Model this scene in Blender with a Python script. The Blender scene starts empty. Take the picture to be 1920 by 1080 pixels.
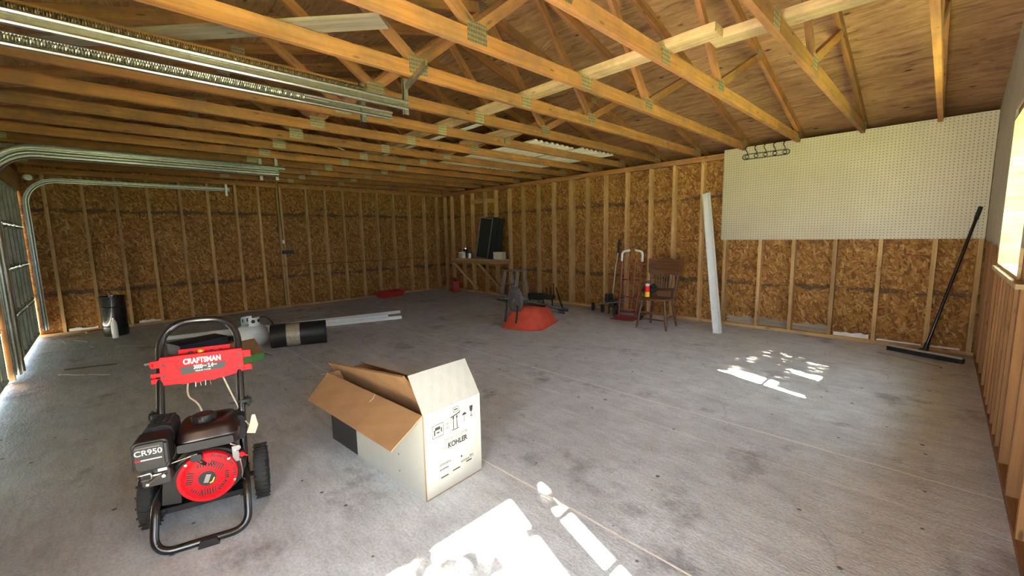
import bpy, bmesh, math, random
from mathutils import Matrix, Vector, Euler
random.seed(7)
PI = math.pi
sc = bpy.context.scene
COL = sc.collection

# ------------------------------------------------------------------ camera
cd = bpy.data.cameras.new('camera'); cam = bpy.data.objects.new('camera', cd); COL.objects.link(cam)
cd.sensor_width = 36.0; cd.lens = 786.71 / 1920 * 36
cd.clip_start = 0.02; cd.clip_end = 200
RX = ((0.6990486, -0.0754351, 0.7110841), (0.7148042, 0.1010407, -0.6919868), (-0.0196484, 0.9920183, 0.1245537))
M = Matrix(RX).to_4x4(); M.translation = Vector((0, 0, 1.318)); cam.matrix_world = M
sc.camera = cam

# ------------------------------------------------------------------ light
w = bpy.data.worlds.new('sky'); sc.world = w; w.use_nodes = True
bg = w.node_tree.nodes['Background']; bg.inputs[0].default_value = (0.72, 0.86, 1.0, 1); bg.inputs[1].default_value = 11.0
sl = bpy.data.lights.new('sun', 'SUN'); sl.energy = 205; sl.angle = 0.0093; sl.color = (1.0, 0.90, 0.74)
sun = bpy.data.objects.new('sun', sl); COL.objects.link(sun)
SD = Vector((-0.68, 0.2345, -0.75)).normalized()          # direction the sunlight travels
sun.rotation_euler = SD.to_track_quat('-Z', 'Y').to_euler(); sun.location = (6, -3, 8)
sc.view_settings.view_transform = 'Standard'; sc.view_settings.look = 'None'
sc.view_settings.gamma = 1.0; sc.view_settings.exposure = 0.72
try: sc.view_settings.use_curve_mapping = False
except Exception: pass
try:
    sc.cycles.use_denoising = True; sc.cycles.denoiser = 'OPENIMAGEDENOISE'
    sc.cycles.max_bounces = 14; sc.cycles.diffuse_bounces = 10; sc.cycles.transmission_bounces = 8
    sc.cycles.sample_clamp_indirect = 12; sc.cycles.caustics_reflective = False
except Exception: pass

# ------------------------------------------------------------------ room numbers (metres)
XA, YB, XC, YD, ZT = -8.904, 6.254, 0.297, -0.70, 2.376      # stud faces of the four walls, top of the plates
SLOPE = 0.262; YR = 2.776; ZH = 2.45                          # roof pitch, ridge, heel height
def zb(y): return ZH + SLOPE * (YB + 0.05 - y) if y > YR else ZH + SLOPE * (y - (2*YR - YB - 0.05))

# ------------------------------------------------------------------ material helpers
def nmat(name):
    m = bpy.data.materials.new(name); m.use_nodes = True
    nt = m.node_tree; return m, nt, nt.nodes['Principled BSDF']
def N(nt, t, **k):
    n = nt.nodes.new(t)
    for a, b in k.items():
        if a.startswith('i_'):
            key = a[2:]
            key = int(key) if key.isdigit() else key.replace('_', ' ')
            n.inputs[key].default_value = b
        else: setattr(n, a, b)
    return n
def ramp(nt, fac, stops):
    r = nt.nodes.new('ShaderNodeValToRGB'); e = r.color_ramp.elements
    while len(e) > 1: e.remove(e[-1])
    e[0].position = stops[0][0]; e[0].color = (*stops[0][1], 1)
    for p, c in stops[1:]:
        q = e.new(p); q.color = (*c, 1)
    nt.links.new(fac, r.inputs[0]); return r.outputs[0]
def mix(nt, fac, a, b, mode='MIX'):
    n = nt.nodes.new('ShaderNodeMix'); n.data_type = 'RGBA'; n.blend_type = mode
    for s, v in ((0, fac), (6, a), (7, b)):
        if hasattr(v, 'links') or isinstance(v, bpy.types.NodeSocket): nt.links.new(v, n.inputs[s])
        else: n.inputs[s].default_value = v if s == 0 else (*v, 1)
    return n.outputs[2]
def math_(nt, op, a, b=None, c=None):
    n = nt.nodes.new('ShaderNodeMath'); n.operation = op
    for i, v in enumerate((a, b, c)):
        if v is None: continue
        if isinstance(v, bpy.types.NodeSocket): nt.links.new(v, n.inputs[i])
        else: n.inputs[i].default_value = v
    return n.outputs[0]
def mapping(nt, vec, scale=(1, 1, 1), rot=(0, 0, 0), loc=(0, 0, 0)):
    n = nt.nodes.new('ShaderNodeMapping'); nt.links.new(vec, n.inputs[0])
    n.inputs['Scale'].default_value = scale; n.inputs['Rotation'].default_value = rot; n.inputs['Location'].default_value = loc
    return n.outputs[0]
def noise(nt, vec, scale=5, detail=4, rough=.6):
    n = N(nt, 'ShaderNodeTexNoise'); nt.links.new(vec, n.inputs['Vector'])
    n.inputs['Scale'].default_value = scale; n.inputs['Detail'].default_value = detail; n.inputs['Roughness'].default_value = rough
    return n.outputs[0]
def bump(nt, bs, h, strength=.3, dist=.01):
    b = N(nt, 'ShaderNodeBump'); b.inputs['Strength'].default_value = strength; b.inputs['Distance'].default_value = dist
    nt.links.new(h, b.inputs['Height']); nt.links.new(b.outputs[0], bs.inputs['Normal'])

def simple(name, col, rough=.5, metal=0.0, var=.12, scale=14, coat=0.0, bmp=0.0):
    """plain material with a little procedural unevenness"""
    m, nt, bs = nmat(name)
    tc = N(nt, 'ShaderNodeTexCoord').outputs['Object']
    f = noise(nt, tc, scale, 5, .6)
    lo = tuple(max(0, c*(1-var)) for c in col); hi = tuple(min(1, c*(1+var)) for c in col)
    nt.links.new(ramp(nt, f, [(.3, lo), (.7, hi)]), bs.inputs['Base Color'])
    bs.inputs['Roughness'].default_value = rough; bs.inputs['Metallic'].default_value = metal
    if coat: bs.inputs['Coat Weight'].default_value = coat
    if bmp: bump(nt, bs, noise(nt, tc, scale*8, 3), bmp, .002)
    return m

def wood(name, c0, c1, c2, knots=True, rough=.75, dirt=0.0):
    """grain along the member's own X axis, own tone for every object"""
    m, nt, bs = nmat(name)
    tc = N(nt, 'ShaderNodeTexCoord').outputs['Object']
    oi = N(nt, 'ShaderNodeObjectInfo')
    off = N(nt, 'ShaderNodeVectorMath', operation='MULTIPLY_ADD'); nt.links.new(oi.outputs['Random'], off.inputs[0])
    off.inputs[1].default_value = (37, 11, 23); nt.links.new(tc, off.inputs[2]); v = off.outputs[0]
    g = noise(nt, mapping(nt, v, (1.6, 34, 34)), 1.0, 5, .65)
    big = noise(nt, mapping(nt, v, (1.1, 5, 5)), 1.0, 2, .5)
    col = ramp(nt, g, [(.28, c0), (.5, c1), (.75, c2)])
    col = mix(nt, math_(nt, 'MULTIPLY', big, .55), col, c0, 'MIX')
    if knots:
        vo = N(nt, 'ShaderNodeTexVoronoi'); nt.links.new(mapping(nt, v, (3.0, 11, 11)), vo.inputs['Vector']); vo.inputs['Scale'].default_value = 1.3
        k = ramp(nt, vo.outputs['Distance'], [(.06, (1, 1, 1)), (.14, (0, 0, 0))])
        col = mix(nt, math_(nt, 'MULTIPLY', k, .75), col, tuple(x*.28 for x in c0))
    if dirt:
        d = noise(nt, v, 3.0, 5, .7)
        col = mix(nt, ramp(nt, d, [(.42, (0, 0, 0)), (.66, (dirt,)*3)]), col, (.12, .08, .05))
    hsv = N(nt, 'ShaderNodeHueSaturation'); nt.links.new(col, hsv.inputs['Color'])
    nt.links.new(math_(nt, 'MULTIPLY_ADD', oi.outputs['Random'], .45, .78), hsv.inputs['Value'])
    nt.links.new(hsv.outputs[0], bs.inputs['Base Color']); bs.inputs['Roughness'].default_value = rough
    bump(nt, bs, g, .25, .002)
    return m

def osb(name, tint=1.0):
    m, nt, bs = nmat(name)
    geo = N(nt, 'ShaderNodeNewGeometry').outputs['Position']
    sp = N(nt, 'ShaderNodeSeparateXYZ'); nt.links.new(geo, sp.inputs[0])
    cb = N(nt, 'ShaderNodeCombineXYZ'); nt.links.new(math_(nt, 'ADD', sp.outputs[0], sp.outputs[1]), cb.inputs[0]); nt.links.new(sp.outputs[2], cb.inputs[1])
    uv = cb.outputs[0]
    # every chip is a voronoi cell, stretched; three layers turned different ways
    layers = []
    for ang, sx, sy, seed in ((.15, 14, 52, 0), (-.6, 16, 58, 3.3), (.9, 15, 56, 7.7), (1.45, 18, 56, 5.1)):
        vo = N(nt, 'ShaderNodeTexVoronoi'); vo.inputs['Scale'].default_value = 1.0
        nt.links.new(mapping(nt, mapping(nt, uv, (1, 1, 1), (0, 0, ang), (seed, seed*2, 0)), (sx, sy, 1)), vo.inputs['Vector'])
        bw = N(nt, 'ShaderNodeSeparateColor'); nt.links.new(vo.outputs['Color'], bw.inputs[0]); layers.append(bw.outputs)
    A = ramp(nt, layers[0][0], [(0, (.20, .098, .030)), (.35, (.34, .18, .056)), (.7, (.45, .25, .085)), (1, (.60, .38, .15))])
    for k, th in ((1, .55), (2, .62), (3, .72)):
        Bc = ramp(nt, layers[k][0], [(0, (.19, .09, .027)), (.4, (.36, .19, .058)), (.75, (.47, .27, .09)), (1, (.64, .42, .18))])
        msk = ramp(nt, layers[k][1], [(th-.01, (0, 0, 0)), (th+.01, (1, 1, 1))])
        A = mix(nt, msk, A, Bc)
    fine = noise(nt, mapping(nt, uv, (60, 160, 1)), 1, 3)
    A = mix(nt, .35, A, ramp(nt, fine, [(.3, (.2, .2, .2)), (.7, (1, 1, 1))]), 'MULTIPLY')
    # black stencil / moisture bands at the sheet lines
    z = sp.outputs[2]
    for zc, wd in ((1.80, .075), (.60, .085)):
        dd = math_(nt, 'ABSOLUTE', math_(nt, 'SUBTRACT', z, zc))
        nz = noise(nt, mapping(nt, uv, (3.2, 9, 1), (0, 0, 0), (zc*5, 0, 0)), 1.2, 6, .75)
        t = math_(nt, 'SUBTRACT', math_(nt, 'MULTIPLY', nz, wd*3.6), math_(nt, 'ADD', dd, wd*1.5))
        f = ramp(nt, math_(nt, 'MULTIPLY_ADD', t, 14, .5), [(.3, (0, 0, 0)), (.75, (.72, .72, .72))])
        A = mix(nt, f, A, (.035, .03, .022))
    big = noise(nt, mapping(nt, uv, (.9, 1.4, 1)), 1, 3)
    A = mix(nt, .5, A, ramp(nt, big, [(.3, (.62, .58, .52)), (.7, (1, 1, 1))]), 'MULTIPLY')
    hs = N(nt, 'ShaderNodeHueSaturation'); nt.links.new(A, hs.inputs['Color']); hs.inputs['Value'].default_value = tint*.92; hs.inputs['Saturation'].default_value = 1.1; hs.inputs['Hue'].default_value = .492
    nt.links.new(hs.outputs[0], bs.inputs['Base Color']); bs.inputs['Roughness'].default_value = .8
    bump(nt, bs, layers[1][0], .25, .003)
    return m

def plywood(name):
    m, nt, bs = nmat(name)
    geo = N(nt, 'ShaderNodeNewGeometry').outputs['Position']
    wv = noise(nt, mapping(nt, geo, (.9, 4, 4)), 1.0, 3)
    g = N(nt, 'ShaderNodeVectorMath', operation='ADD'); nt.links.new(geo, g.inputs[0])
    cc = N(nt, 'ShaderNodeCombineXYZ'); nt.links.new(math_(nt, 'MULTIPLY', wv, .5), cc.inputs[1]); nt.links.new(cc.outputs[0], g.inputs[1])
    a = noise(nt, mapping(nt, g.outputs[0], (2.2, 26, 26)), 1.0, 6, .68)
    col = ramp(nt, a, [(.25, (.10, .052, .024)), (.47, (.34, .185, .085)), (.62, (.46, .265, .125)), (.8, (.58, .37, .19))])
    vo = N(nt, 'ShaderNodeTexVoronoi'); nt.links.new(mapping(nt, geo, (3.2, 6.5, 6.5)), vo.inputs['Vector']); vo.inputs['Scale'].default_value = .9
    k = ramp(nt, vo.outputs['Distance'], [(.05, (1, 1, 1)), (.12, (0, 0, 0))])
    col = mix(nt, k, col, (.04, .022, .012))
    st = noise(nt, geo, 1.4, 5, .65)
    col = mix(nt, .7, col, ramp(nt, st, [(.3, (.42, .36, .3)), (.65, (1, 1, 1))]), 'MULTIPLY')
    nt.links.new(col, bs.inputs['Base Color']); bs.inputs['Roughness'].default_value = .85
    bump(nt, bs, a, .3, .004)
    return m

def concrete(name):
    m, nt, bs = nmat(name)
    geo = N(nt, 'ShaderNodeNewGeometry').outputs['Position']
    a = noise(nt, geo, .7, 6, .62); b = noise(nt, geo, 5, 7, .7); c = noise(nt, geo, 70, 3, .6)
    sw = noise(nt, mapping(nt, geo, (2.2, 9, 1), (0, 0, .5)), 2.0, 7, .72)
    col = ramp(nt, a, [(.3, (.53, .545, .56)), (.55, (.65, .675, .70)), (.75, (.71, .735, .76))])
    col = mix(nt, .75, col, ramp(nt, b, [(.3, (.74, .73, .71)), (.6, (1, 1, 1))]), 'MULTIPLY')
    col = mix(nt, .4, col, ramp(nt, sw, [(.38, (.66, .64, .62)), (.55, (1, 1, 1))]), 'MULTIPLY')
    col = mix(nt, .4, col, ramp(nt, c, [(.35, (.55, .53, .5)), (.6, (1, 1, 1))]), 'MULTIPLY')
    # dark specks and stains
    vo = N(nt, 'ShaderNodeTexVoronoi', voronoi_dimensions='2D'); nt.links.new(geo, vo.inputs['Vector']); vo.inputs['Scale'].default_value = 5.0
    cs = N(nt, 'ShaderNodeSeparateColor'); nt.links.new(vo.outputs['Color'], cs.inputs[0])
    spk = ramp(nt, math_(nt, 'ADD', vo.outputs['Distance'], math_(nt, 'MULTIPLY', cs.outputs[0], .17)), [(.045, (.85, .85, .85)), (.075, (0, 0, 0))])
    col = mix(nt, spk, col, (.06, .05, .045))
    st = noise(nt, mapping(nt, geo, (1.0, 1.0, 1), (0, 0, 0), (4.2, 1.7, 0)), 1.6, 6, .68)
    col = mix(nt, ramp(nt, st, [(.57, (0, 0, 0)), (.68, (.6, .6, .6))]), col, (.12, .10, .09))
    # pale scored control lines that run the length of the slab
    sp = N(nt, 'ShaderNodeSeparateXYZ'); nt.links.new(geo, sp.inputs[0])
    wob = math_(nt, 'MULTIPLY_ADD', noise(nt, geo, 1.1, 3), .03, -.015)
    for yc, st_ in ((1.50, .9), (2.62, .35), (2.99, .85), (4.30, .4)):
        d = math_(nt, 'ABSOLUTE', math_(nt, 'SUBTRACT', math_(nt, 'ADD', sp.outputs[1], wob), yc))
        f = ramp(nt, math_(nt, 'MULTIPLY', d, 10), [(.03, (st_,)*3), (.07, (0, 0, 0))])
        col = mix(nt, f, col, (.86, .80, .70))
    d = math_(nt, 'ABSOLUTE', math_(nt, 'SUBTRACT', math_(nt, 'ADD', sp.outputs[0], wob), -4.1))
    col = mix(nt, ramp(nt, math_(nt, 'MULTIPLY', d, 10), [(.04, (.35,)*3), (.1, (0, 0, 0))]), col, (.6, .56, .5))
    # thin cracks
    cr = N(nt, 'ShaderNodeTexVoronoi', feature='DISTANCE_TO_EDGE'); cr.inputs['Scale'].default_value = .35
    dv = N(nt, 'ShaderNodeVectorMath', operation='ADD'); nt.links.new(geo, dv.inputs[0])
    nz = N(nt, 'ShaderNodeTexNoise'); nz.inputs['Scale'].default_value = 2.2; nz.inputs['Detail'].default_value = 6; nt.links.new(geo, nz.inputs['Vector'])
    sc_ = N(nt, 'ShaderNodeVectorMath', operation='SCALE'); nt.links.new(nz.outputs['Color'], sc_.inputs[0]); sc_.inputs['Scale'].default_value = .7
    nt.links.new(sc_.outputs[0], dv.inputs[1]); nt.links.new(dv.outputs[0], cr.inputs['Vector'])
    col = mix(nt, ramp(nt, cr.outputs['Distance'], [(.0015, (.22, .22, .22)), (.004, (0, 0, 0))]), col, (.1, .09, .08))
    nt.links.new(col, bs.inputs['Base Color']); bs.inputs['Roughness'].default_value = .78
    hh = math_(nt, 'ADD', b, math_(nt, 'MULTIPLY', c, .5))
    bump(nt, bs, math_(nt, 'ADD', hh, sw), .6, .012)
    return m

def pegmat(name):
    m, nt, bs = nmat(name)
    tc = N(nt, 'ShaderNodeTexCoord').outputs['Object']
    sp = N(nt, 'ShaderNodeSeparateXYZ'); nt.links.new(tc, sp.inputs[0])
    d = None
    for s in (sp.outputs[0], sp.outputs[2]):
        q = math_(nt, 'SUBTRACT', math_(nt, 'FRACT', math_(nt, 'DIVIDE', math_(nt, 'ADD', s, 20.0127), .0305)), .5)
        q = math_(nt, 'MULTIPLY', q, q); d = q if d is None else math_(nt, 'ADD', d, q)
    hole = ramp(nt, math_(nt, 'SQRT', d), [(.13, (1, 1, 1)), (.19, (0, 0, 0))])
    n_ = noise(nt, tc, 2.0, 5)
    col = mix(nt, hole, ramp(nt, n_, [(.3, (.44, .39, .275)), (.7, (.50, .45, .32))]), (.17, .13, .075))
    nt.links.new(col, bs.inputs['Base Color']); bs.inputs['Roughness'].default_value = .42
    bump(nt, bs, math_(nt, 'SUBTRACT', 1.0, hole), .5, .003)
    return m

def galv(name, col=(.48, .49, .42), rough=.30, slots=False):
    m, nt, bs = nmat(name)
    tc = N(nt, 'ShaderNodeTexCoord').outputs['Object']
    vo = N(nt, 'ShaderNodeTexVoronoi'); nt.links.new(tc, vo.inputs['Vector']); vo.inputs['Scale'].default_value = 45
    cs = N(nt, 'ShaderNodeSeparateColor'); nt.links.new(vo.outputs['Color'], cs.inputs[0])
    c = ramp(nt, cs.outputs[0], [(0, tuple(x*.8 for x in col)), (1, col)])
    if slots:
        sp = N(nt, 'ShaderNodeSeparateXYZ'); nt.links.new(tc, sp.inputs[0])
        a = math_(nt, 'FRACT', math_(nt, 'DIVIDE', math_(nt, 'ADD', sp.outputs[1], 10.0), .012))
        b = math_(nt, 'FRACT', math_(nt, 'DIVIDE', math_(nt, 'ADD', sp.outputs[2], 10.0), .026))
        f = math_(nt, 'MULTIPLY', math_(nt, 'GREATER_THAN', a, .55), math_(nt, 'GREATER_THAN', b, .35))
        c = mix(nt, f, c, (.16, .12, .075))
    nt.links.new(c, bs.inputs['Base Color'])
    bs.inputs['Metallic'].default_value = .92; bs.inputs['Roughness'].default_value = rough
    bump(nt, bs, noise(nt, tc, 60, 3), .12, .001)
    return m

def translucent(name, col):
    m, nt, bs = nmat(name)
    tc = N(nt, 'ShaderNodeTexCoord').outputs['Object']
    c = ramp(nt, noise(nt, tc, 3.5, 6, .7), [(.35, tuple(x*.55 for x in col)), (.65, col)])
    tr = N(nt, 'ShaderNodeBsdfTranslucent'); nt.links.new(c, tr.inputs[0]); nt.links.new(c, bs.inputs['Base Color'])
    bs.inputs['Roughness'].default_value = .6
    mx = N(nt, 'ShaderNodeMixShader'); mx.inputs[0].default_value = .15
    out = nt.nodes['Material Output']; nt.links.new(bs.outputs[0], mx.inputs[1]); nt.links.new(tr.outputs[0], mx.inputs[2]); nt.links.new(mx.outputs[0], out.inputs[0])
    return m

MT = {}
MT['osb'] = osb('osb sheathing')
MT['ply'] = plywood('roof plywood')
MT['conc'] = concrete('concrete slab')
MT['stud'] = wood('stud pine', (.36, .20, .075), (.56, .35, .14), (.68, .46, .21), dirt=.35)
MT['truss'] = wood('truss pine', (.22, .085, .026), (.41, .18, .055), (.52, .25, .09), dirt=.6)
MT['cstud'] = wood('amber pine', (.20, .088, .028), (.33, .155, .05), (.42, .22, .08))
MT['brace'] = wood('pale brace board', (.34, .23, .10), (.53, .38, .19), (.66, .52, .31), dirt=.5)
MT['oldwood'] = wood('weathered wood', (.20, .16, .11), (.33, .28, .21), (.44, .38, .30))
MT['shelf'] = wood('shelf wood', (.26, .14, .055), (.42, .25, .10), (.52, .33, .15))
MT['chair'] = wood('dark stained oak', (.055, .022, .010), (.12, .05, .022), (.19, .085, .038), knots=False, rough=.35)
MT['peg'] = pegmat('cream pegboard')
MT['drywall'] = simple('unfinished grey drywall', (.42, .41, .34), .9, var=.08, scale=5)
MT['galv'] = galv('galvanised steel'); MT['plate'] = galv('truss nail plate', (.50, .43, .30), .55, True)
MT['rust'] = simple('rusty spring steel', (.16, .11, .07), .5, .7)
MT['door'] = translucent('ribbed green grey door skin', (.62, .67, .53))
MT['black'] = simple('black painted steel', (.012, .012, .013), .22, 0, .2, coat=.4)
MT['bplast'] = simple('black plastic', (.010, .010, .010), .5, bmp=.15)
MT['rubber'] = simple('black rubber', (.02, .02, .02), .8, bmp=.5, scale=30)
MT['red'] = simple('bright red plastic', (.72, .008, .016), .45, var=.04)
MT['red'].node_tree.nodes['Principled BSDF'].inputs['Specular IOR Level'].default_value = .22
MT['dkred'] = simple('dark red enamel', (.20, .02, .018), .3, coat=.3)
MT['barrow'] = simple('sun faded red barrow steel', (.62, .085, .05), .5, var=.22, scale=6)
MT['tank'] = simple('gloss black tank', (.012, .004, .005), .28, coat=.25)
MT['white'] = simple('white vinyl', (.72, .74, .72), .4, var=.05)
MT['cream'] = simple('cream hose', (.55, .50, .36), .5)
MT['label'] = simple('white print', (.78, .78, .74), .5, var=.03)
MT['dlabel'] = simple('dark label', (.013, .013, .015), .45)
MT['yellow'] = simple('yellow plastic', (.85, .55, .03), .4)
MT['kraft'] = simple('kraft cardboard', (.31, .165, .07), .85, var=.12, scale=7)
MT['cwhite'] = simple('white coated cardboard', (.43, .425, .375), .6, var=.05, scale=4)
MT['ink'] = simple('brown black ink', (.025, .02, .015), .7)
MT['inkpale'] = simple('pale grey ink', (.24, .22, .17), .7)
MT['chrome'] = simple('bright metal', (.7, .7, .68), .2, 1.0, var=.1)
MT['steel'] = simple('grey steel', (.35, .34, .32), .4, .8)
MT['green'] = simple('green printed card', (.13, .36, .09), .6)
MT['navy'] = simple('dark navy plastic', (.018, .022, .04), .5)
MT['oldrub'] = simple('dusty grey tyre', (.13, .12, .11), .8, var=.2)
MT['greywood'] = simple('grey dirty wood', (.11, .095, .075), .8, var=.25)
MT['wrap'] = simple('clear wrap band', (.34, .30, .22), .22, var=.35, scale=60)
MT['screen'] = simple('dark insect mesh', (.022, .026, .024), .6)
MT['redcan'] = simple('dull red plastic', (.36, .03, .02), .45)
MT['grass'] = simple('grass outside', (.20, .26, .08), .9, var=.3)
MT['drive'] = simple('driveway outside', (.55, .52, .46), .9)
MT['sheet'] = simple('white roofing sheet', (.86, .84, .76), .5, var=.03)
MT['leaf'] = simple('leaves', (.10, .20, .04), .6)
MT['bark'] = simple('bark', (.12, .08, .05), .9)
MT['foam'] = simple('white foam scrap', (.78, .76, .70), .8)
MT['asphalt'] = simple('roof shingles', (.08, .08, .08), .9)

# ------------------------------------------------------------------ object helpers
def tag(o, label=None, cat=None, group=None, kind=None):
    if label: o['label'] = label
    if cat: o['category'] = cat
    if group: o['group'] = group
    if kind: o['kind'] = kind
    return o
def xf(o):
    """world matrix without needing a depsgraph update"""
    m = o.matrix_basis.copy()
    return xf(o.parent) @ m if o.parent else m
def empty(name, loc=(0, 0, 0), rz=0.0, label=None, cat=None, group=None, kind=None):
    o = bpy.data.objects.new(name, None); COL.objects.link(o)
    o.location = loc; o.rotation_euler = (0, 0, rz); o.empty_display_size = .1
    return tag(o, label, cat, group, kind)

class MB:
    def __init__(s): s.v = []; s.f = []; s.mi = []
    def add(s, vs, fs, mi=0):
        b = len(s.v); s.v += [tuple(x) for x in vs]; s.f += [tuple(b+i for i in f) for f in fs]; s.mi += [mi]*len(fs); return s
    def box(s, x0, x1, y0, y1, z0, z1, mi=0, T=None):
        vs = [Vector((x, y, z)) for z in (z0, z1) for y in (y0, y1) for x in (x0, x1)]
        if T: vs = [T @ v for v in vs]
        return s.add(vs, [(0, 2, 3, 1), (4, 5, 7, 6), (0, 1, 5, 4), (2, 6, 7, 3), (0, 4, 6, 2), (1, 3, 7, 5)], mi)
    def prism(s, pts, a, b, axis='z', mi=0, T=None):
        """polygon pts extruded from a to b along axis (x: pts are y,z; y: x,z; z: x,y)"""
        def mk(p, t): return {'x': (t, p[0], p[1]), 'y': (p[0], t, p[1]), 'z': (p[0], p[1], t)}[axis]
        vs = [Vector(mk(p, a)) for p in pts] + [Vector(mk(p, b)) for p in pts]
        if T: vs = [T @ v for v in vs]
        n = len(pts)
        return s.add(vs, [tuple(range(n))[::-1], tuple(range(n, 2*n))] + [(i, (i+1) % n, n+(i+1) % n, n+i) for i in range(n)], mi)
    def lathe(s, prof, seg=28, c=(0, 0, 0), axis='z', mi=0, T=None, cap=True):
        """prof: list of (r, t) turned round an axis through c"""
        vs = []; fs = []
        for r, t in prof:
            for k in range(seg):
                a = 2*PI*k/seg; p, q = r*math.cos(a), r*math.sin(a)
                v = {'z': (p, q, t), 'x': (t, p, q), 'y': (p, t, q)}[axis]
                v = Vector((v[0]+c[0], v[1]+c[1], v[2]+c[2])); vs.append(T @ v if T else v)
        for i in range(len(prof)-1):
            for k in range(seg):
                k2 = (k+1) % seg; fs.append((i*seg+k, i*seg+k2, (i+1)*seg+k2, (i+1)*seg+k))
        if cap:
            fs.append(tuple(range(seg))[::-1]); fs.append(tuple((len(prof)-1)*seg+k for k in range(seg)))
        return s.add(vs, fs, mi)
    def tube(s, pts, r, seg=10, mi=0, closed=False, T=None):
        P = [Vector(p) for p in pts]
        if T: P = [T @ p for p in P]
        n = len(P); vs = []; fs = []
        t0 = (P[1]-P[0]).normalized(); up = Vector((0, 0, 1)) if abs(t0.z) < .9 else Vector((1, 0, 0))
        nrm = t0.cross(up).normalized(); prev = t0
        for i in range(n):
            if closed: t = (P[(i+1) % n]-P[i-1]).normalized()
            else: t = (P[min(i+1, n-1)]-P[max(i-1, 0)]).normalized()
            q = prev.rotation_difference(t); nrm = (q @ nrm).normalized(); prev = t
            b = t.cross(nrm); rr = r[i] if isinstance(r, (list, tuple)) else r
            for k in range(seg):
                a = 2*PI*k/seg; vs.append(P[i] + (nrm*math.cos(a) + b*math.sin(a))*rr)
        m = n if closed else n-1
        for i in range(m):
            for k in range(seg):
                k2 = (k+1) % seg; j = (i+1) % n; fs.append((i*seg+k, i*seg+k2, j*seg+k2, j*seg+k))
        if not closed: fs += [tuple(range(seg))[::-1], tuple((n-1)*seg+k for k in range(seg))]
        return s.add(vs, fs, mi)
    def sphere(s, c, r, seg=20, rings=12, mi=0, sz=1.0):
        prof = [(max(1e-4, r*math.sin(PI*i/rings)), -r*sz*math.cos(PI*i/rings)) for i in range(rings+1)]
        return s.lathe(prof, seg, c, 'z', mi)
    def make(s, name, mats, parent=None, T=None, smooth=None, bevel=0, world=False):
        me = bpy.data.meshes.new(name); me.from_pydata(s.v, [], s.f)
        mats = mats if isinstance(mats, (list, tuple)) else [mats]
        for m in mats: me.materials.append(MT[m] if isinstance(m, str) else m)
        for p, k in zip(me.polygons, s.mi): p.material_index = k
        bm = bmesh.new(); bm.from_mesh(me); bmesh.ops.recalc_face_normals(bm, faces=bm.faces); bm.to_mesh(me); bm.free()
        if smooth is not None:
            me.polygons.foreach_set('use_smooth', [True]*len(me.polygons))
            me.set_sharp_from_angle(angle=math.radians(smooth))
        o = bpy.data.objects.new(name, me); COL.objects.link(o)
        T = T or Matrix()
        if parent is not None:
            o.parent = parent
            if world: T = xf(parent).inverted() @ T
        o.matrix_basis = T
        if bevel:
            b = o.modifiers.new('bevel', 'BEVEL'); b.width = bevel; b.segments = 2; b.limit_method = 'ANGLE'; b.angle_limit = .6
        return o

def fillet(pts, r, n=6):
    """round the corners of a polyline"""
    P = [Vector(p) for p in pts]; out = [P[0]]
    for i in range(1, len(P)-1):
        a, b, c = P[i-1], P[i], P[i+1]; d1 = (a-b); d2 = (c-b)
        rr = min(r[i-1] if isinstance(r, (list, tuple)) else r, d1.length*.49, d2.length*.49)
        p, q = b+d1.normalized()*rr, b+d2.normalized()*rr
        for k in range(n+1):
            t = k/n; out.append(p*(1-t)**2 + b*2*t*(1-t) + q*t*t)
    out.append(P[-1]); return out
def frame(p0, p1, side=(1, 0, 0)):
    """local X from p0 to p1, local Y close to side"""
    p0, p1 = Vector(p0), Vector(p1); x = (p1-p0).normalized(); y = Vector(side); y = (y - x*x.dot(y)).normalized(); z = x.cross(y)
    m = Matrix((x, y, z)).transposed().to_4x4(); m.translation = p0; return m, (p1-p0).length
def member(name, p0, p1, w_, h_, mat, parent=None, side=(1, 0, 0), label=None, bevel=.0015, world=True):
    """a length of lumber, w_ across the side direction, h_ the other way, centred on p0-p1"""
    m, L = frame(p0, p1, side)
    return MB().box(0, L, -w_/2, w_/2, -h_/2, h_/2).make(name, mat, parent, m, bevel=0, world=world)
def copy_tree(o, parent=None):
    c = o.copy(); COL.objects.link(c)
    if parent is not None: c.parent = parent
    for ch in list(o.children): copy_tree(ch, c)
    return c
def text(name, body, size, mat, parent, T, extrude=.0006, align='CENTER', bold=0.0, squeeze=1.0, world=False, shear=0.0):
    """lettering in the local XY plane, facing +Z"""
    cu = bpy.data.curves.new(name, 'FONT'); cu.body = body; cu.size = size; cu.extrude = extrude; cu.align_x = align; cu.align_y = 'CENTER'
    cu.offset = bold; cu.shear = shear
    to = bpy.data.objects.new(name+'_tmp', cu); COL.objects.link(to)
    bpy.context.view_layer.update()
    me = bpy.data.meshes.new_from_object(to.evaluated_get(bpy.context.evaluated_depsgraph_get()))
    bpy.data.objects.remove(to); me.materials.clear(); me.materials.append(MT[mat]); me.name = name
    o = bpy.data.objects.new(name, me); COL.objects.link(o); o.parent = parent
    T = T @ Matrix.Diagonal((squeeze, 1, 1, 1))
    o.matrix_basis = (xf(parent).inverted() @ T) if world else T
    return o
def facing(loc, normal, up=(0, 0, 1)):
    """matrix whose local Z is the normal, local Y close to up"""
    z = Vector(normal).normalized(); y = Vector(up); y = (y - z*z.dot(y)).normalized(); x = y.cross(z)
    m = Matrix((x, y, z)).transposed().to_4x4(); m.translation = Vector(loc); return m

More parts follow.
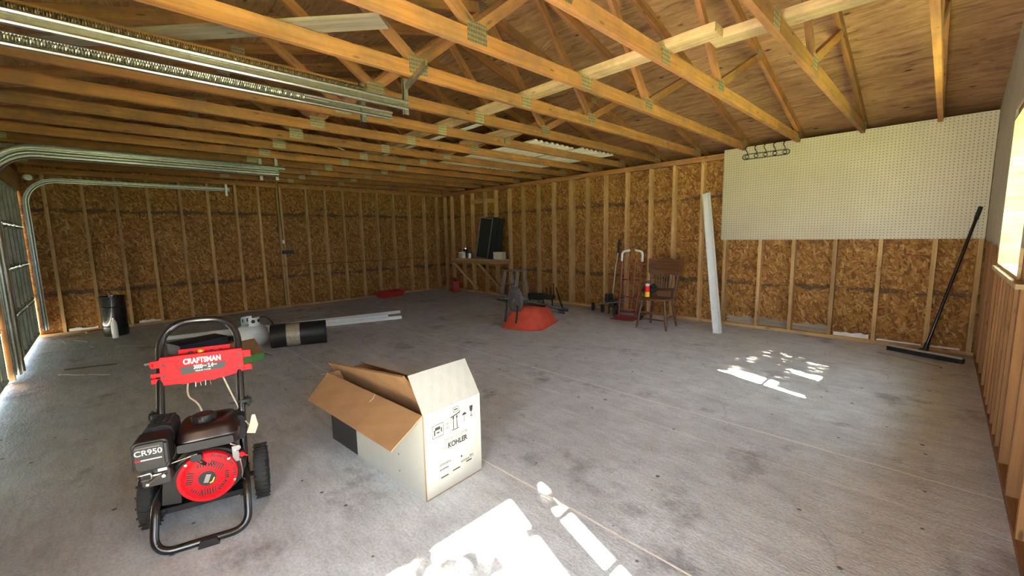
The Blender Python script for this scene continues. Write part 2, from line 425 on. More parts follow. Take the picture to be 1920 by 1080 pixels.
# ================================================================== THE SETTING
def struct(o): o['kind'] = 'structure'; return o
struct(MB().box(XA-.12, XC+.13, YD-.12, YB+.13, -.12, 0).make('floor', 'conc'))
struct(MB().box(-30, 26, -30, 30, -.3, -.125).make('floor', 'grass'))
struct(MB().box(XA-.5, XC+1.6, YD-9, YD-.12, -.12, -.03).make('floor', 'drive'))

# ---- far left wall (plane x = XA)
ys_A = [-.49, -.11, .25, .62, 1.03, 1.41, 1.82, 2.18, 2.55, 3.02, 3.38, 3.75, 4.14, 4.52, 4.92, 5.34, 5.75, 6.12]
def gable_pts(x, z0): return [(YD-.1, z0), (YB+.1, z0), (YB+.1, zb(YB+.1)+.09), (YR, zb(YR)+.09), (YD-.1, zb(YD-.1)+.09)]
wl = struct(MB().prism(gable_pts(0, 0), XA-.101, XA-.089, 'x').make('wall_left', 'osb'))
for y in ys_A:
    member('stud', (XA-.0445, y, .038), (XA-.0445, y, 2.30), .089, .038, 'stud', wl, (1, 0, 0))
member('stud', (XA-.0445, 2.505, .038), (XA-.0445, 2.505, 2.30), .089, .038, 'stud', wl, (1, 0, 0))
member('bottom_plate', (XA-.0445, YD-.1, .019), (XA-.0445, YB+.089, .019), .089, .038, 'stud', wl, (1, 0, 0))
for z in (2.319, 2.357):
    member('top_plate', (XA-.0445, YD-.1, z), (XA-.0445, YB+.089, z), .089, .038, 'truss', wl, (1, 0, 0))

# ---- back wall (plane y = YB)
xs_B = [-8.83, -8.54, -8.11, -7.74, -7.28, -6.92, -6.49, -6.09, -5.67, -5.27, -4.86, -4.82, -4.49, -4.11, -3.7, -3.28, -2.9, -2.48, -2.14, -1.7, -1.32, -.9, -.49, -.06, .26]
wb = struct(MB().box(XA-.101, XC+.1, YB+.089, YB+.101, 0, ZT).make('wall_back', 'osb'))
for x in xs_B:
    member('stud', (x, YB+.0445, .038), (x, YB+.0445, 2.30), .089, .038, 'stud', wb, (0, 1, 0))
member('bottom_plate', (XA, YB+.0445, .019), (XC, YB+.0445, .019), .089, .038, 'stud', wb, (0, 1, 0))
for z in (2.319, 2.357):
    member('top_plate', (XA, YB+.0445, z), (XC, YB+.0445, z), .089, .038, 'truss', wb, (0, 1, 0))
member('blocking', (-7.72, YB+.03, 2.10), (-7.30, YB+.03, 2.10), .038, .089, 'stud', wb, (0, 1, 0))
member('blocking', (-7.26, YB+.03, 2.10), (-6.94, YB+.03, 2.08), .038, .089, 'stud', wb, (0, 1, 0))
# dirty splash line of old concrete along the bottom of the sheets
for a, b in ((-4.08, -3.72), (-2.1, -1.72), (-1.68, -1.34), (-1.3, -.92)):
    m_ = MB(); pts = [(a, .038)]; n = 7
    for i in range(n+1): pts.append((a+(b-a)*i/n, .11+.05*random.random()))
    pts.append((b, .038)); m_.prism(pts, YB+.084, YB+.089, 'y').make('dried_mud_line', 'oldwood', wb)

# ---- right wall (plane x = XC) with two windows
W1 = (3.45, 4.68, 1.03, 2.06); W2 = (-.38, .755, .85, 2.06); W2b = (.86, 1.0, .85, 2.06)
def wall_with_holes(mb, axis, a, b, u0, u1, z0, z1, holes):
    us = sorted({u0, u1, *[h[0] for h in holes], *[h[1] for h in holes]})
    for p, q in zip(us, us[1:]):
        cuts = sorted([(h[2], h[3]) for h in holes if h[0] <= p and h[1] >= q]); z = z0
        for c0, c1 in cuts+[(z1, z1)]:
            if c0 > z:
                mb.box(a, b, p, q, z, c0) if axis == 'x' else mb.box(p, q, a, b, z, c0)
            z = c1
    return mb
wrb = wall_with_holes(MB(), 'x', XC+.089, XC+.101, YD-.1, YB+.1, 0, ZT, [W1, (W2[0], W2b[1], .85, 2.06)])
wrb.prism([(YD-.1, ZT), (YB+.1, ZT), (YB+.1, zb(YB+.1)+.085), (YR, zb(YR)+.085), (YD-.1, zb(YD-.1)+.085)], XC+.089, XC+.101, 'x')
wr = struct(wrb.make('wall_right', 'osb'))
y = YB-.02
ys_C = []
while y > YD:
    if not (W1[0]-.05 < y < W1[1]+.05) and not (W2[0]-.05 < y < W2b[1]+.05): ys_C.append(y)
    y -= .405
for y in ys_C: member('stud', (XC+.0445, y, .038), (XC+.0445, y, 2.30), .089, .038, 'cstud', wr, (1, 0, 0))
for (a, b, c, d) in (W1, (W2[0], W2b[1], .85, 2.06)):
    for yy in (a-.019, b+.019):
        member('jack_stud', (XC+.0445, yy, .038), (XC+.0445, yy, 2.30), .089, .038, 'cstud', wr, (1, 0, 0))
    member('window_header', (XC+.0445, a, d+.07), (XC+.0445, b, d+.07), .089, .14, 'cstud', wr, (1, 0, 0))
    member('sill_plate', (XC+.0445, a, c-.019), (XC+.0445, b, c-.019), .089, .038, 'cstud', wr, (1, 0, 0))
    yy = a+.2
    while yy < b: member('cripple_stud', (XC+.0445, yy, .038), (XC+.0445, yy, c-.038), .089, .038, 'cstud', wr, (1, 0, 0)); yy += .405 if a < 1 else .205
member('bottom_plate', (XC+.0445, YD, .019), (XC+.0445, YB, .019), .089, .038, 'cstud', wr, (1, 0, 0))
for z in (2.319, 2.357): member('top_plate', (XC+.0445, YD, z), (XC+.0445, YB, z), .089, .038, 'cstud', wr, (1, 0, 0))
dm = MB(); low = [(YB-.01, 1.19), (5.9, 1.175), (5.6, 1.19), (5.2, 1.16), (4.9, 1.18), (W1[1]+.0, 1.15)]
dm.prism([(YB+.088, zb(YB+.088)-.002), (YB+.088, 2.38), (YB-.01, 2.38)] + low + [(W1[1], 2.12), (W1[0]-.0, 2.12), (W1[0], 1.2), (1.2, 1.2), (1.2, 2.12), (YD, 2.12), (YD, zb(YD)), (YR, zb(YR))], XC-.012, XC, 'x')
dm.make('drywall', 'drywall', wr)
def glassmat():
    m, nt, bs = nmat('window glass'); nt.nodes.remove(bs)
    t = N(nt, 'ShaderNodeBsdfTransparent'); g = N(nt, 'ShaderNodeBsdfGlossy'); g.inputs['Roughness'].default_value = .02
    mx = N(nt, 'ShaderNodeMixShader'); mx.inputs[0].default_value = .06
    nt.links.new(t.outputs[0], mx.inputs[1]); nt.links.new(g.outputs[0], mx.inputs[2]); nt.links.new(mx.outputs[0], nt.nodes['Material Output'].inputs[0])
    return m
MT['glass'] = glassmat()
def window(n, holes, bars):
    a, b, c, d = holes[0][0], holes[-1][1], holes[0][2], holes[0][3]
    f = MB(); x0, x1 = XC-.012, XC+.135
    f.box(x0, x1, a, b, c-.0, c+.018).box(x0, x1, a, b, d-.018, d).box(x0, x1, a, a+.018, c+.018, d-.018).box(x0, x1, b-.018, b, c+.018, d-.018)
    for h, k in zip(holes, holes[1:]): f.box(x0, x1, h[1], k[0], c+.018, d-.018)
    o = struct(f.make('window_%d' % n, 'brace'))
    for i, h in enumerate(holes):
        MB().box(XC+.112, XC+.117, h[0], h[1], c, d).make('pane', 'glass', o)
        for z in bars[i]: MB().box(XC+.104, XC+.124, h[0], h[1], z-.012, z+.012).make('glazing_bar', 'white', o)
    return o
w1 = window(1, [W1], [[1.56]]); window(2, [W2, W2b], [[], [1.73, 1.36]])
MB().prism([(XC-.035, 1.005), (XC+.09, 1.005), (XC+.09, 1.03), (XC-.035, 1.03)], 3.2, W1[1]+.01, 'y').make('sill_board', 'brace', w1)

# ---- front wall (plane y = YD) with two garage doors and an unseen open doorway added behind the camera to let in light
GD = [(-8.885, -6.20, 0, 2.06), (-5.98, -2.98, 0, 2.06)]; ADDED_ENT = (-.80, .10, 0, 2.06)
wf = struct(wall_with_holes(MB(), 'y', YD-.101, YD-.089, XA-.1, XC+.1, 0, ZT, GD+[ADDED_ENT]).make('wall_front', 'osb'))
for x in (-6.09, -2.96, -2.6, -2.2, -1.6, -1.2, -.84, .14):
    member('stud', (x, YD-.0445, .038), (x, YD-.0445, 2.30), .089, .038, 'stud', wf, (0, 1, 0))
for (a, b, c, d) in GD+[ADDED_ENT]: member('door_header', (a-.04, YD-.0445, 2.175), (b+.04, YD-.0445, 2.175), .089, .23, 'stud', wf, (0, 1, 0))
for z in (2.319, 2.357): member('top_plate', (XA, YD-.0445, z), (XC, YD-.0445, z), .089, .038, 'truss', wf, (0, 1, 0))

# ---- roof deck
for nm, ya, yb_ in (('ceiling', YR, YB+.55), ('ceiling', YD-.55, YR)):
    za, zb_ = zb(ya)+.0945, zb(yb_)+.0945
    o = struct(MB().prism([(ya, za), (yb_, zb_), (yb_, zb_+.014), (ya, za+.014)], XA-.45, XC+.45, 'x').make(nm, 'ply'))
    ye, zf = (yb_, zb_) if nm == 'ceiling' and yb_ > 4 else (ya, za)
    sg = 1 if ye > 0 else -1
    fm = MB().box(XA-.45, XC+.45, *sorted((ye, ye+sg*.02)), zf-.16, zf+.014); fm.box(XA-.45, XC+.45, *sorted((ye, (YB+.102 if sg > 0 else YD-.102))), zf-.16, zf-.15)
    for xe in (XA-.12, XC+.11):
        fm.prism([(YB+.10 if sg > 0 else YD-.10, zf-.155), (ye, zf-.155), (ye, zf), (YB+.10 if sg > 0 else YD-.10, zb(YB+.1)+.094)], xe-.01, xe+.01, 'x')
    fm.make('fascia', 'ply', o)
    MB().prism([(ya, za+.0145), (yb_, zb_+.0145), (yb_, zb_+.024), (ya, za+.024)], XA-.47, XC+.47, 'x').make('shingles', 'asphalt', o)

# ---- sectional garage doors with their tracks
def garage_door(n, x0, x1, tracks):
    d = empty('door_%d' % n, ((x0+x1)/2, YD-.06, 0), kind='structure'); hw = (x1-x0)/2+.014
    for i in range(4):
        z0 = .05 + i*.505; z1 = z0+.498
        m = MB().box(-hw, hw, -.006, 0, z0, z1)
        m.prism([(-.0, z0), (.028, z0+.006), (.028, z0+.03), (-.0, z0+.045)], -hw, hw, 'x').prism([(-.0, z1), (.028, z1-.006), (.028, z1-.03), (-.0, z1-.045)], -hw, hw, 'x')
        k = int(2*hw/.31)
        for j in range(k+1):
            x = -hw+.03 + j*(2*hw-.06)/k; m.prism([(x-.055, 0), (x-.035, .024), (x+.035, .024), (x+.055, 0)], z0, z1, 'z')
        m.make('section', 'door', d)
        if i < 3:
            for x in (-hw+.06, -hw*.34, hw*.34, hw-.06):
                h = MB().box(x-.02, x+.02, .028, .032, z1-.035, z1+.045).lathe([(.008, x-.025), (.008, x+.025)], 8, (0, .036, z1+.004), 'x').make('hinge', 'galv', d)
    MB().box(-hw, hw, -.012, .012, .035, .05).make('bottom_seal', 'rubber', d)
    for (xt, zt, yend, side) in tracks:
        # a bent channel: vertical run, quarter turn, horizontal run
        R_ = .33; path = [(YD+.03, .1), (YD+.03, zt-R_)]
        for k in range(1, 9): a = PI/2*k/8; path.append((YD+.03+R_*(1-math.cos(a)), zt-R_+R_*math.sin(a)))
        path.append((yend, zt)); m = MB(); sect = [(-.010, .031), (-.026, .029), (-.031, .022), (-.026, .014), (-.015, .009), (-.015, -.009), (-.026, -.014), (-.031, -.022), (-.026, -.029), (-.010, -.031), (-.010, -.027), (-.022, -.024), (-.026, -.020), (-.010, -.006), (-.010, .006), (-.026, .020), (-.022, .024), (-.010, .027)]
        vs = []; fs = []
        for i, (y_, z_) in enumerate(path):
            a = path[max(0, i-1)]; b = path[min(len(path)-1, i+1)]; t = Vector((0, b[0]-a[0], b[1]-a[1])).normalized(); nrm = Vector((0, -t.z, t.y))
            for sx, sn in sect: vs.append(Vector((xt+side*sx, y_, z_))+nrm*sn)
        q = len(sect)
        for i in range(len(path)-1):
            for k in range(q): fs.append((i*q+k, i*q+(k+1) % q, (i+1)*q+(k+1) % q, (i+1)*q+k))
        fs += [tuple(range(q)), tuple((len(path)-1)*q+k for k in range(q))]
        m.add(vs, fs); m.make('track', 'galv', d, world=True, smooth=30)
    return d
d1 = garage_door(1, GD[0][0], GD[0][1], [(-8.868, 2.215, 1.74, 1), (-6.19, 2.17, 1.78, -1), (-6.19, 2.25, 1.86, -1)])
d2 = garage_door(2, GD[1][0], GD[1][1], [(-5.995, 2.2, 1.72, 1), (-2.62, 2.20, 1.58, -1), (-2.90, 2.20, 1.62, -1)])
def hanger(d, x, y, z0, z1, brace=None):
    m = MB().box(x-.002, x+.002, y-.018, y+.018, z0, z1).box(x-.018, x+.002, y-.018, y-.014, z0, z1)
    for k in range(int((z1-z0)/.028)): m.lathe([(.006, x+.002), (.006, x+.0035)], 8, (0, y+.004, z0+.018+k*.028), 'x')
    m.make('hanger', 'galv', d, world=True)
    if brace: 
        mm, L = frame(brace[0], brace[1], (0, 0, 1)); MB().box(0, L, -.018, .018, -.002, .002).box(0, L, -.018, -.014, -.018, 0).make('angle_brace', 'galv', d, mm, world=True)
hanger(d2, -2.60, 1.57, 2.14, 2.37, ((-2.60, 1.57, 2.32), (-2.35, 1.57, 2.40)))
hanger(d2, -2.88, 1.40, 2.12, 2.375); hanger(d1, -6.2, 1.76, 2.1, 2.375); hanger(d1, -6.3, 1.6, 2.1, 2.375); hanger(d1, -8.85, 1.68, 2.1, 2.30)
def spring(d, x, y0, y1, z, r=.02, mat='rust'):
    n = int((y1-y0)/.0105); P = []
    for i in range(n*9): a = 2*PI*i/9; P.append((x+r*math.cos(a), y0+(y1-y0)*i/(n*9), z+r*math.sin(a)))
    MB().tube(P, .0034, 5).make('spring', mat, d, world=True)
    MB().tube([(x, y1, z), (x, y1+.14, z)], .006, 6).tube([(x, y0-.5, z), (x, y0, z)], .004, 6).make('spring_hook', 'galv', d, world=True)
spring(d2, -2.70, -.25, 1.33, 2.275, .0135); spring(d2, -2.825, -.25, 1.0, 2.19, .0135, 'galv')
MB().lathe([(.045, -.008), (.05, -.012), (.05, -.016), (.03, -.004), (.03, .004), (.05, .016), (.05, .012), (.045, .008)], 20, (-8.7, YD+.1, 2.22), 'x').make('pulley', 'galv', d1, world=True)
MB().tube([(-8.7, YD+.1, 2.268), (-8.78, 1.6, 2.26)], .004, 6).make('door_cable', 'galv', d1, world=True)

# ================================================================== ROOF TRUSSES
XT = [-.115-.61*k for k in range(15)]
TL_ = ['nearest roof truss at the right, seen edge-on, ending above the right end of the pegboard',
 'roof truss ending above the middle of the pegboard, second from the right',
 'roof truss with bottom chord ending just right of the black hook rail',
 'bright orange roof truss with large nail plate, ending at the left edge of the pegboard',
 'roof truss carrying the galvanised angle brace of the door track end',
 'roof truss just beyond the door track ends, sixth from the right',
 'roof truss directly in front of the white corrugated sheets, seventh from the right',
 'roof truss crossing under the white corrugated sheets, eighth from the right',
 'roof truss at the far end of the white corrugated sheets, ninth from the right',
 'tenth roof truss from the right, above the second garage door end',
 'roof truss above the post between the two garage doors, eleventh from the right',
 'fourth roof truss from the far left wall', 'third roof truss from the far left wall',
 'second roof truss from the far left wall', 'dark roof truss nearest the far left wall']
def truss(x, label):
    t = empty('roof_truss', (x, YR, ZT), 0, label, 'roof truss', 'roof trusses')
    S = (1, 0, 0); J0, J1 = 1.64, 3.62; q0, q1 = (YD+YR)/2-.02, (YB+YR)/2+.02
    member('bottom_chord', (x, YD-.07, ZT+.0455), (x, YB+.07, ZT+.0455), .038, .089, 'truss', t, S)
    c = .046
    for ye in (YB+.5, YD-.5): member('top_chord', (x, YR, zb(YR)+c), (x, ye, zb(ye)+c), .038, .089, 'truss', t, S)
    for a, b in (((J0, ZT+.09), (q0, zb(q0))), ((J0, ZT+.09), (YR-.03, zb(YR)-.01)), ((J1, ZT+.09), (YR+.03, zb(YR)-.01)), ((J1, ZT+.09), (q1, zb(q1)))):
        member('web', (x, *a), (x, *b), .036, .064, 'truss', t, S)
    def plate(y, z, w_, h_):
        for s in (1, -1):
            m = MB().box(-.001, .001, -w_/2, w_/2, -h_/2, h_/2); m.make('nail_plate', 'plate', t, Matrix.Translation((x+s*.0205, y, z)), world=True)
    plate(J0, ZT+.075, .14, .11); plate(J1, ZT+.075, .12, .09); plate(2.68, ZT+.048, .11, .095)
    plate(YB-.05, ZT+.075, .16, .08); plate(YD+.05, ZT+.075, .16, .08); plate(YR, zb(YR)+.03, .14, .10)
    plate(q0, zb(q0)+.03, .1, .07); plate(q1, zb(q1)+.03, .1, .07)
    return t
t0 = truss(XT[0], TL_[0])
for x, lb in list(zip(XT, TL_))[1:]:
    t = copy_tree(t0); t.location.x = x; t['label'] = lb

zc = ZT+.0915
def board(name, p0, p1, w_, h_, mat, label, cat, group=None, side=(0, 0, 1)):
    m, L = frame(p0, p1, side); o = MB().box(0, L, -w_/2, w_/2, -h_/2, h_/2).make(name, mat, None, m, bevel=.002)
    return tag(o, label, cat, group)
board('brace_board', (.28, 2.93, zc+.03), (-1.10, 2.86, zc+.03), .055, .12, 'brace', 'pale brace board lying across the trusses at the upper right of the frame', 'board', 'brace boards on the bottom chords')
board('brace_board', (-1.02, 2.735, zc+.03), (-4.6, 2.76, zc+.03), .055, .12, 'brace', 'long pale brace board across the truss chords in the middle of the ceiling', 'board', 'brace boards on the bottom chords')
board('brace_board', (-4.62, 2.84, zc+.03), (-8.8, 2.84, zc+.03), .055, .12, 'brace', 'shadowed brace board across the far trusses toward the far left wall', 'board', 'brace boards on the bottom chords')
board('trim_strip', (-3.40, 3.00, zc+.02), (-6.4, 3.03, zc+.02), .02, .045, 'white', 'thin white strip laid over the trusses beside the brace board', 'trim strip')
board('diagonal_board', (-3.75, -.15, zc+.012), (-2.2, 1.22, zc+.012), .02, .14, 'oldwood', 'grey weathered board laid diagonally over the trusses at upper left', 'board')
board('scrap_plank', (-3.36, 3.45, zc+.012), (-4.30, 3.45, zc+.012), .02, .25, 'brace', 'tan plywood offcut lying on the trusses left of the white sheets', 'plank', 'offcuts on the trusses')
board('scrap_plank', (-4.36, 3.50, zc+.012), (-5.5, 3.55, zc+.012), .02, .25, 'truss', 'orange offcut on the farther trusses beyond the tan one', 'plank', 'offcuts on the trusses')
def corrugated(x0, x1, y0, y1, z, label):
    m = MB(); n = int((y1-y0)/.1); pts = []
    for i in range(n):
        y = y0+i*(y1-y0)/n; d = (y1-y0)/n
        pts += [(y, z), (y+d*.35, z), (y+d*.5, z+.022), (y+d*.85, z+.022)]
    pts += [(y1, z)]; pts2 = [(a, b+.0015) for a, b in pts][::-1]
    m.prism(pts+pts2, x0, x1, 'x'); o = m.make('corrugated_sheet', 'sheet'); return tag(o, label, 'roofing sheet', 'white corrugated sheets on the trusses')
corrugated(-5.9, -3.62, 3.92, 4.75, zc+.002, 'white corrugated sheet lying on the trusses, left one of the pair')
corrugated(-5.6, -3.55, 4.79, 5.62, zc+.002, 'white corrugated sheet lying on the trusses, one nearer the back wall')

# ================================================================== PRESSURE WASHER
# local frame: X to the washer's right as seen, Y to the back, Z up
pw = empty('pressure_washer', (-2.165, .195, 0), math.radians(75.0), 'black framed pressure washer with red hose panel and recoil engine on the concrete', 'pressure washer')
r_ = .0165
lo = fillet([(-.155, .24, .215), (-.168, .10, .19), (-.170, .0, .018), (.170, .0, .018), (.168, .10, .19), (.155, .24, .215)], [.06, .075, .075, .06], 8)
m = MB().tube(lo, r_, 14)
m.box(-.165, .165, .10, .36, .150, .158).box(-.165, -.14, .09, .38, .13, .15).box(.14, .165, .09, .38, .13, .15).box(-.17, .17, .115, .145, .125, .15)
m.tube([(-.155, .24, .215), (-.155, .30, .14)], r_, 12).tube([(.155, .24, .215), (.155, .30, .14)], r_, 12).tube([(-.2, .29, .13), (.2, .29, .13)], .011, 12)
m.make('base_frame', 'black', pw, smooth=40)
h = fillet([(-.155, .22, .17), (-.160, .295, .44), (-.163, .525, .915), (.163, .525, .915), (.160, .295, .44), (.155, .22, .17)], [.05, .15, .15, .05], 10)
hd = MB().tube(h, r_, 14).make('handle', 'black', pw, smooth=40)
for s in (-1, 1):
    k = MB().lathe([(.017, -.028), (.020, -.02), (.020, .02), (.012, .03)], 10, (s*.175, .33, .505), 'x')
    for a in range(6): k.box(-.004, .004, .014, .024, -.016, .016, T=Matrix.Translation((s*.19, .33, .505)) @ Matrix.Rotation(a*PI/3, 4, 'X'))
    k.lathe([(.005, -.05), (.005, .05)], 8, (s*.155, .33, .505), 'x')
    k.make('handle_knob', 'bplast', pw, smooth=40)
MB().prism([(-.04, .0), (.04, .0), (.03, .032), (-.03, .032)], -.03, .012, 'y').make('rubber_foot', 'rubber', pw, Matrix.Translation((.02, .0, 0)), bevel=.003)
for s in (-1, 1):
    prof = []; R1, W1_ = .132, .030
    prof = [(.07, -W1_*.8), (.105, -W1_), (.122, -W1_*.92), (.131, -W1_*.6), (.132, 0), (.131, W1_*.6), (.122, W1_*.92), (.105, W1_), (.07, W1_*.8)]
    wm = MB().lathe(prof, 48, (0, 0, 0), 'x')
    for k in range(36):
        T = Matrix.Rotation(2*PI*k/36, 4, 'X'); o_ = .003 if k % 2 else -.003
        wm.box(-.027+o_, -.003+o_, -.0045, .0045, .130, .1345, T=T).box(.003-o_, .027-o_, .0, .006, .130, .1345, T=T @ Matrix.Rotation(.05, 4, 'X'))
    T = Matrix.Translation((s*.222, .29, .1365)); wo = wm.make('wheel', 'rubber', pw, T, smooth=40)
    hb = MB().lathe([(.074, -.018), (.070, .0), (.074, .018)], 32, (0, 0, 0), 'x').lathe([(.02, -.03), (.022, .03)], 16, (0, 0, 0), 'x')
    for k in range(8): hb.box(-.012, .012, -.006, .006, .015, .072, T=Matrix.Rotation(2*PI*k/8, 4, 'X'))
    hb.make('wheel_rim', 'bplast', wo, smooth=40)
# engine block and blower housing
def rrect(x0, x1, z0, z1, r, n=5):
    out = []
    for cx, cz, a0 in ((x1-r, z1-r, 0), (x0+r, z1-r, PI/2), (x0+r, z0+r, PI), (x1-r, z0+r, 3*PI/2)):
        for k in range(n+1): a = a0+PI/2*k/n; out.append((cx+r*math.cos(a), cz+r*math.sin(a)))
    return out
RC = Vector((.026, .095, .262))
m = MB(); house = []
for k in range(40):
    a = 2*PI*k/40; rr = .142 if -.3 < a < PI+.6 else .135
    house.append((RC.x+rr*math.cos(a)*1.02, RC.z-.004+rr*math.sin(a)*.86))
m.prism(house, .125, .205, 'y').prism([(RC.x+(p-RC.x)*.9, RC.z+(q-RC.z)*.9) for p, q in house], .108, .13, 'y')
m.prism(rrect(-.12, .11, .158, .33, .02), .20, .36, 'y').box(-.15, .14, .2, .30, .156, .175)
m.prism([(-.15, .17), (-.08, .16), (-.07, .30), (-.13, .33)], .11, .20, 'y')
for k in range(7): m.box(-.115, .105, .365, .368, .17+k*.02, .18+k*.02)
eng = m.make('engine', 'bplast', pw, smooth=35, bevel=.003)
# recoil starter cover
m = MB().lathe([(.001, .078), (.030, .078), (.0305, .0765), (.068, .079), (.092, .083), (.101, .090), (.104, .110)], 56, (RC.x, 0, RC.z), 'y')
m.lathe([(.1045, .088), (.112, .088), (.114, .092), (.114, .112), (.104, .112)], 56, (RC.x, 0, RC.z), 'y')
rcv = m.make('recoil_cover', 'red', pw, smooth=40)
m = MB()
def slots(m, cx, cz, y, ang, n, L, pitch, wd):
    for i in range(n):
        u = (i-(n-1)/2)*pitch
        T = Matrix.Translation((cx, y, cz)) @ Matrix.Rotation(-ang, 4, 'Y') @ Matrix.Translation((u, 0, 0)); m.box(-wd/2, wd/2, -.0015, .002, -L/2, L/2, T=T)
for ang, rad, n, L in ((PI, .062, 6, .030), (.62, .064, 6, .028), (-1.35, .064, 6, .026), (0, .064, 7, .016), (2.3, .07, 5, .014), (-2.4, .07, 5, .014), (1.6, .072, 4, .018)):
    slots(m, RC.x+rad*math.sin(ang), RC.z+rad*math.cos(ang), .0785, -ang if abs(ang) < 3 else 0, n, L, .0098, .0048)
for k in range(12):
    a = .25+k*.085; T = Matrix.Translation((RC.x, .089, RC.z)) @ Matrix.Rotation(a, 4, 'Y'); m.box(-.0022, .0022, -.003, .003, .094, .110, T=T)
for k in range(4):
    a = 1.45+k*.10; T = Matrix.Translation((RC.x, .089, RC.z)) @ Matrix.Rotation(a, 4, 'Y'); m.box(-.0022, .0022, -.003, .003, .094, .110, T=T)
m.make('vent_slots', 'dlabel', rcv)
m = MB().lathe([(.034, .0755), (.034, .0795)], 40, (RC.x, 0, RC.z), 'y').make('hub_badge', 'dlabel', rcv, smooth=40)
MB().prism([(-.016, -.016), (.002, -.020), (.016, .016), (-.002, .020)], .0742, .0756, 'y').make('badge_emblem', 'chrome', rcv, Matrix.Translation((RC.x, 0, RC.z)))
MB().prism([(-.001, -.024), (.012, -.020), (.020, .0), (.016, .002), (.008, -.014), (-.001, -.019)], .0742, .0755, 'y').make('badge_stripe', 'yellow', rcv, Matrix.Translation((RC.x+.008, 0, RC.z-.002)))
m = MB()
for a in (-.75, .9, 1.95): m.lathe([(.001, .083), (.006, .083), (.008, .089)], 12, (RC.x+.107*math.sin(a), 0, RC.z+.107*math.cos(a)), 'y')
m.make('bolt', 'chrome', rcv, smooth=40)
m = MB().prism(rrect(-.026, .018, .355, .385, .01), .066, .088, 'y').tube([(RC.x-.03, .075, .365), (RC.x-.012, .07, .345), (RC.x-.002, .08, .33)], .008, 8)
m.make('starter_grip', 'bplast', pw, smooth=40, bevel=.002)
# fuel tank
m = MB(); tp = rrect(-.085, .155, .10, .33, .045, 6)
def ring(sc_x, sc_y, z, cx=.035, cy=.215): return [((p-cx)*sc_x+cx, (q-cy)*sc_y+cy, z) for p, q in tp]
lv = [ring(.90, .88, .385), ring(1, 1, .392), ring(1, 1, .432), ring(1.02, 1.02, .435), ring(1.02, 1.02, .441), ring(.99, .99, .445), ring(.93, .93, .472), ring(.80, .78, .490), ring(.4, .4, .494)]
n = len(tp); vs = [p for L_ in lv for p in L_]; fs = [(i*n+k, i*n+(k+1) % n, (i+1)*n+(k+1) % n, (i+1)*n+k) for i in range(len(lv)-1) for k in range(n)] + [tuple(range(n)), tuple((len(lv)-1)*n+k for k in range(n))]
tk = m.add(vs, fs).make('fuel_tank', 'tank', pw, smooth=50)
m = MB()
m.lathe([(.044, .488), (.046, .492), (.046, .512), (.040, .520), (.025, .523), (.001, .523)], 24, (.02, .205, 0), 'z')
for k in range(18): m.box(.042, .049, -.0035, .0035, .491, .513, T=Matrix.Translation((.02, .205, 0)) @ Matrix.Rotation(2*PI*k/18, 4, 'Z'))
m.make('fuel_cap', 'bplast', tk, smooth=40)
MB().prism(rrect(-.072, .135, .397, .433, .008), .0925, .0995, 'y').make('tank_front_band', 'bplast', tk)
MB().prism(rrect(.10, .175, .35, .47, .02), .23, .32, 'y').make('tank_guard', 'bplast', pw, smooth=40)
# air filter housing with its printed cover, muffler behind
m = MB(); m.prism(rrect(-.205, -.085, .375, .505, .02), .03, .135, 'y').prism(rrect(-.198, -.092, .382, .498, .02), .022, .03, 'y')
m.box(-.100, -.086, .018, .026, .40, .49)
af = m.make('air_filter', 'bplast', pw, smooth=40, bevel=.003)
fT = lambda x, y, z: facing((x, y, z), (0, -1, 0))
text('lettering', 'CR950', .032, 'label', af, fT(-.150, .0214, .460), bold=.0004, squeeze=1.02)
MB().box(-.19, -.11, .0208, .0216, .4805, .4835).make('cover_print_line', 'inkpale', af)
MB().box(-.196, -.108, .0205, .022, .428, .4325).make('cover_stripe', 'label', af); MB().box(-.196, -.176, .0202, .022, .4278, .4327).make('cover_stripe', 'red', af)
m = MB().prism(rrect(-.195, -.085, .40, .52, .035), .15, .30, 'y')
for k in range(5):
    for j in range(4): m.box(-.175+j*.022, -.160+j*.022, .165+k*.026, .178+k*.026, .5205, .5235)
m.make('muffler', 'rubber', pw, smooth=40, bevel=.006)
# choke and throttle levers below the filter
m = MB().tube(fillet([(-.200, .03, .345), (-.195, .024, .365), (-.150, .024, .368), (-.150, .024, .345), (-.185, .024, .342)], .006, 3), .0035, 6)
m.box(-.150, -.115, .03, .034, .35, .356).box(-.128, -.098, .028, .034, .366, .378).tube([(-.17, .03, .32), (-.13, .03, .345), (-.10, .03, .36)], .004, 6)
m.tube([(-.09, .06, .375), (.0, .075, .385)], .003, 6).lathe([(.006, .02), (.006, .04)], 10, (-.165, 0, .322), 'y').lathe([(.007, .02), (.007, .04)], 10, (-.11, 0, .345), 'y')
m.make('choke_linkage', 'chrome', pw, smooth=40)
MB().prism(rrect(-.19, -.09, .30, .375, .015), .04, .12, 'y').make('carburetor', 'dlabel', pw, bevel=.004)
m = MB().box(.125, .15, .10, .106, .30, .375).lathe([(.006, .09), (.006, .11)], 8, (.14, 0, .35), 'y').tube([(.12, .1, .39), (.15, .1, .37), (.145, .1, .35)], .004, 6).lathe([(.012, .08), (.008, .1)], 10, (.15, 0, .372), 'y')
m.tube([(.152, .1, .31), (.156, .1, .25), (.15, .12, .2)], .0035, 6).make('valve_bracket', 'chrome', pw, smooth=40)
MB().lathe([(.011, .08), (.012, .09), (.009, .10)], 12, (.163, 0, .335), 'y').tube([(.163, .085, .335), (.185, .08, .325)], .004, 6).make('shutoff_lever', 'red', pw, smooth=40)
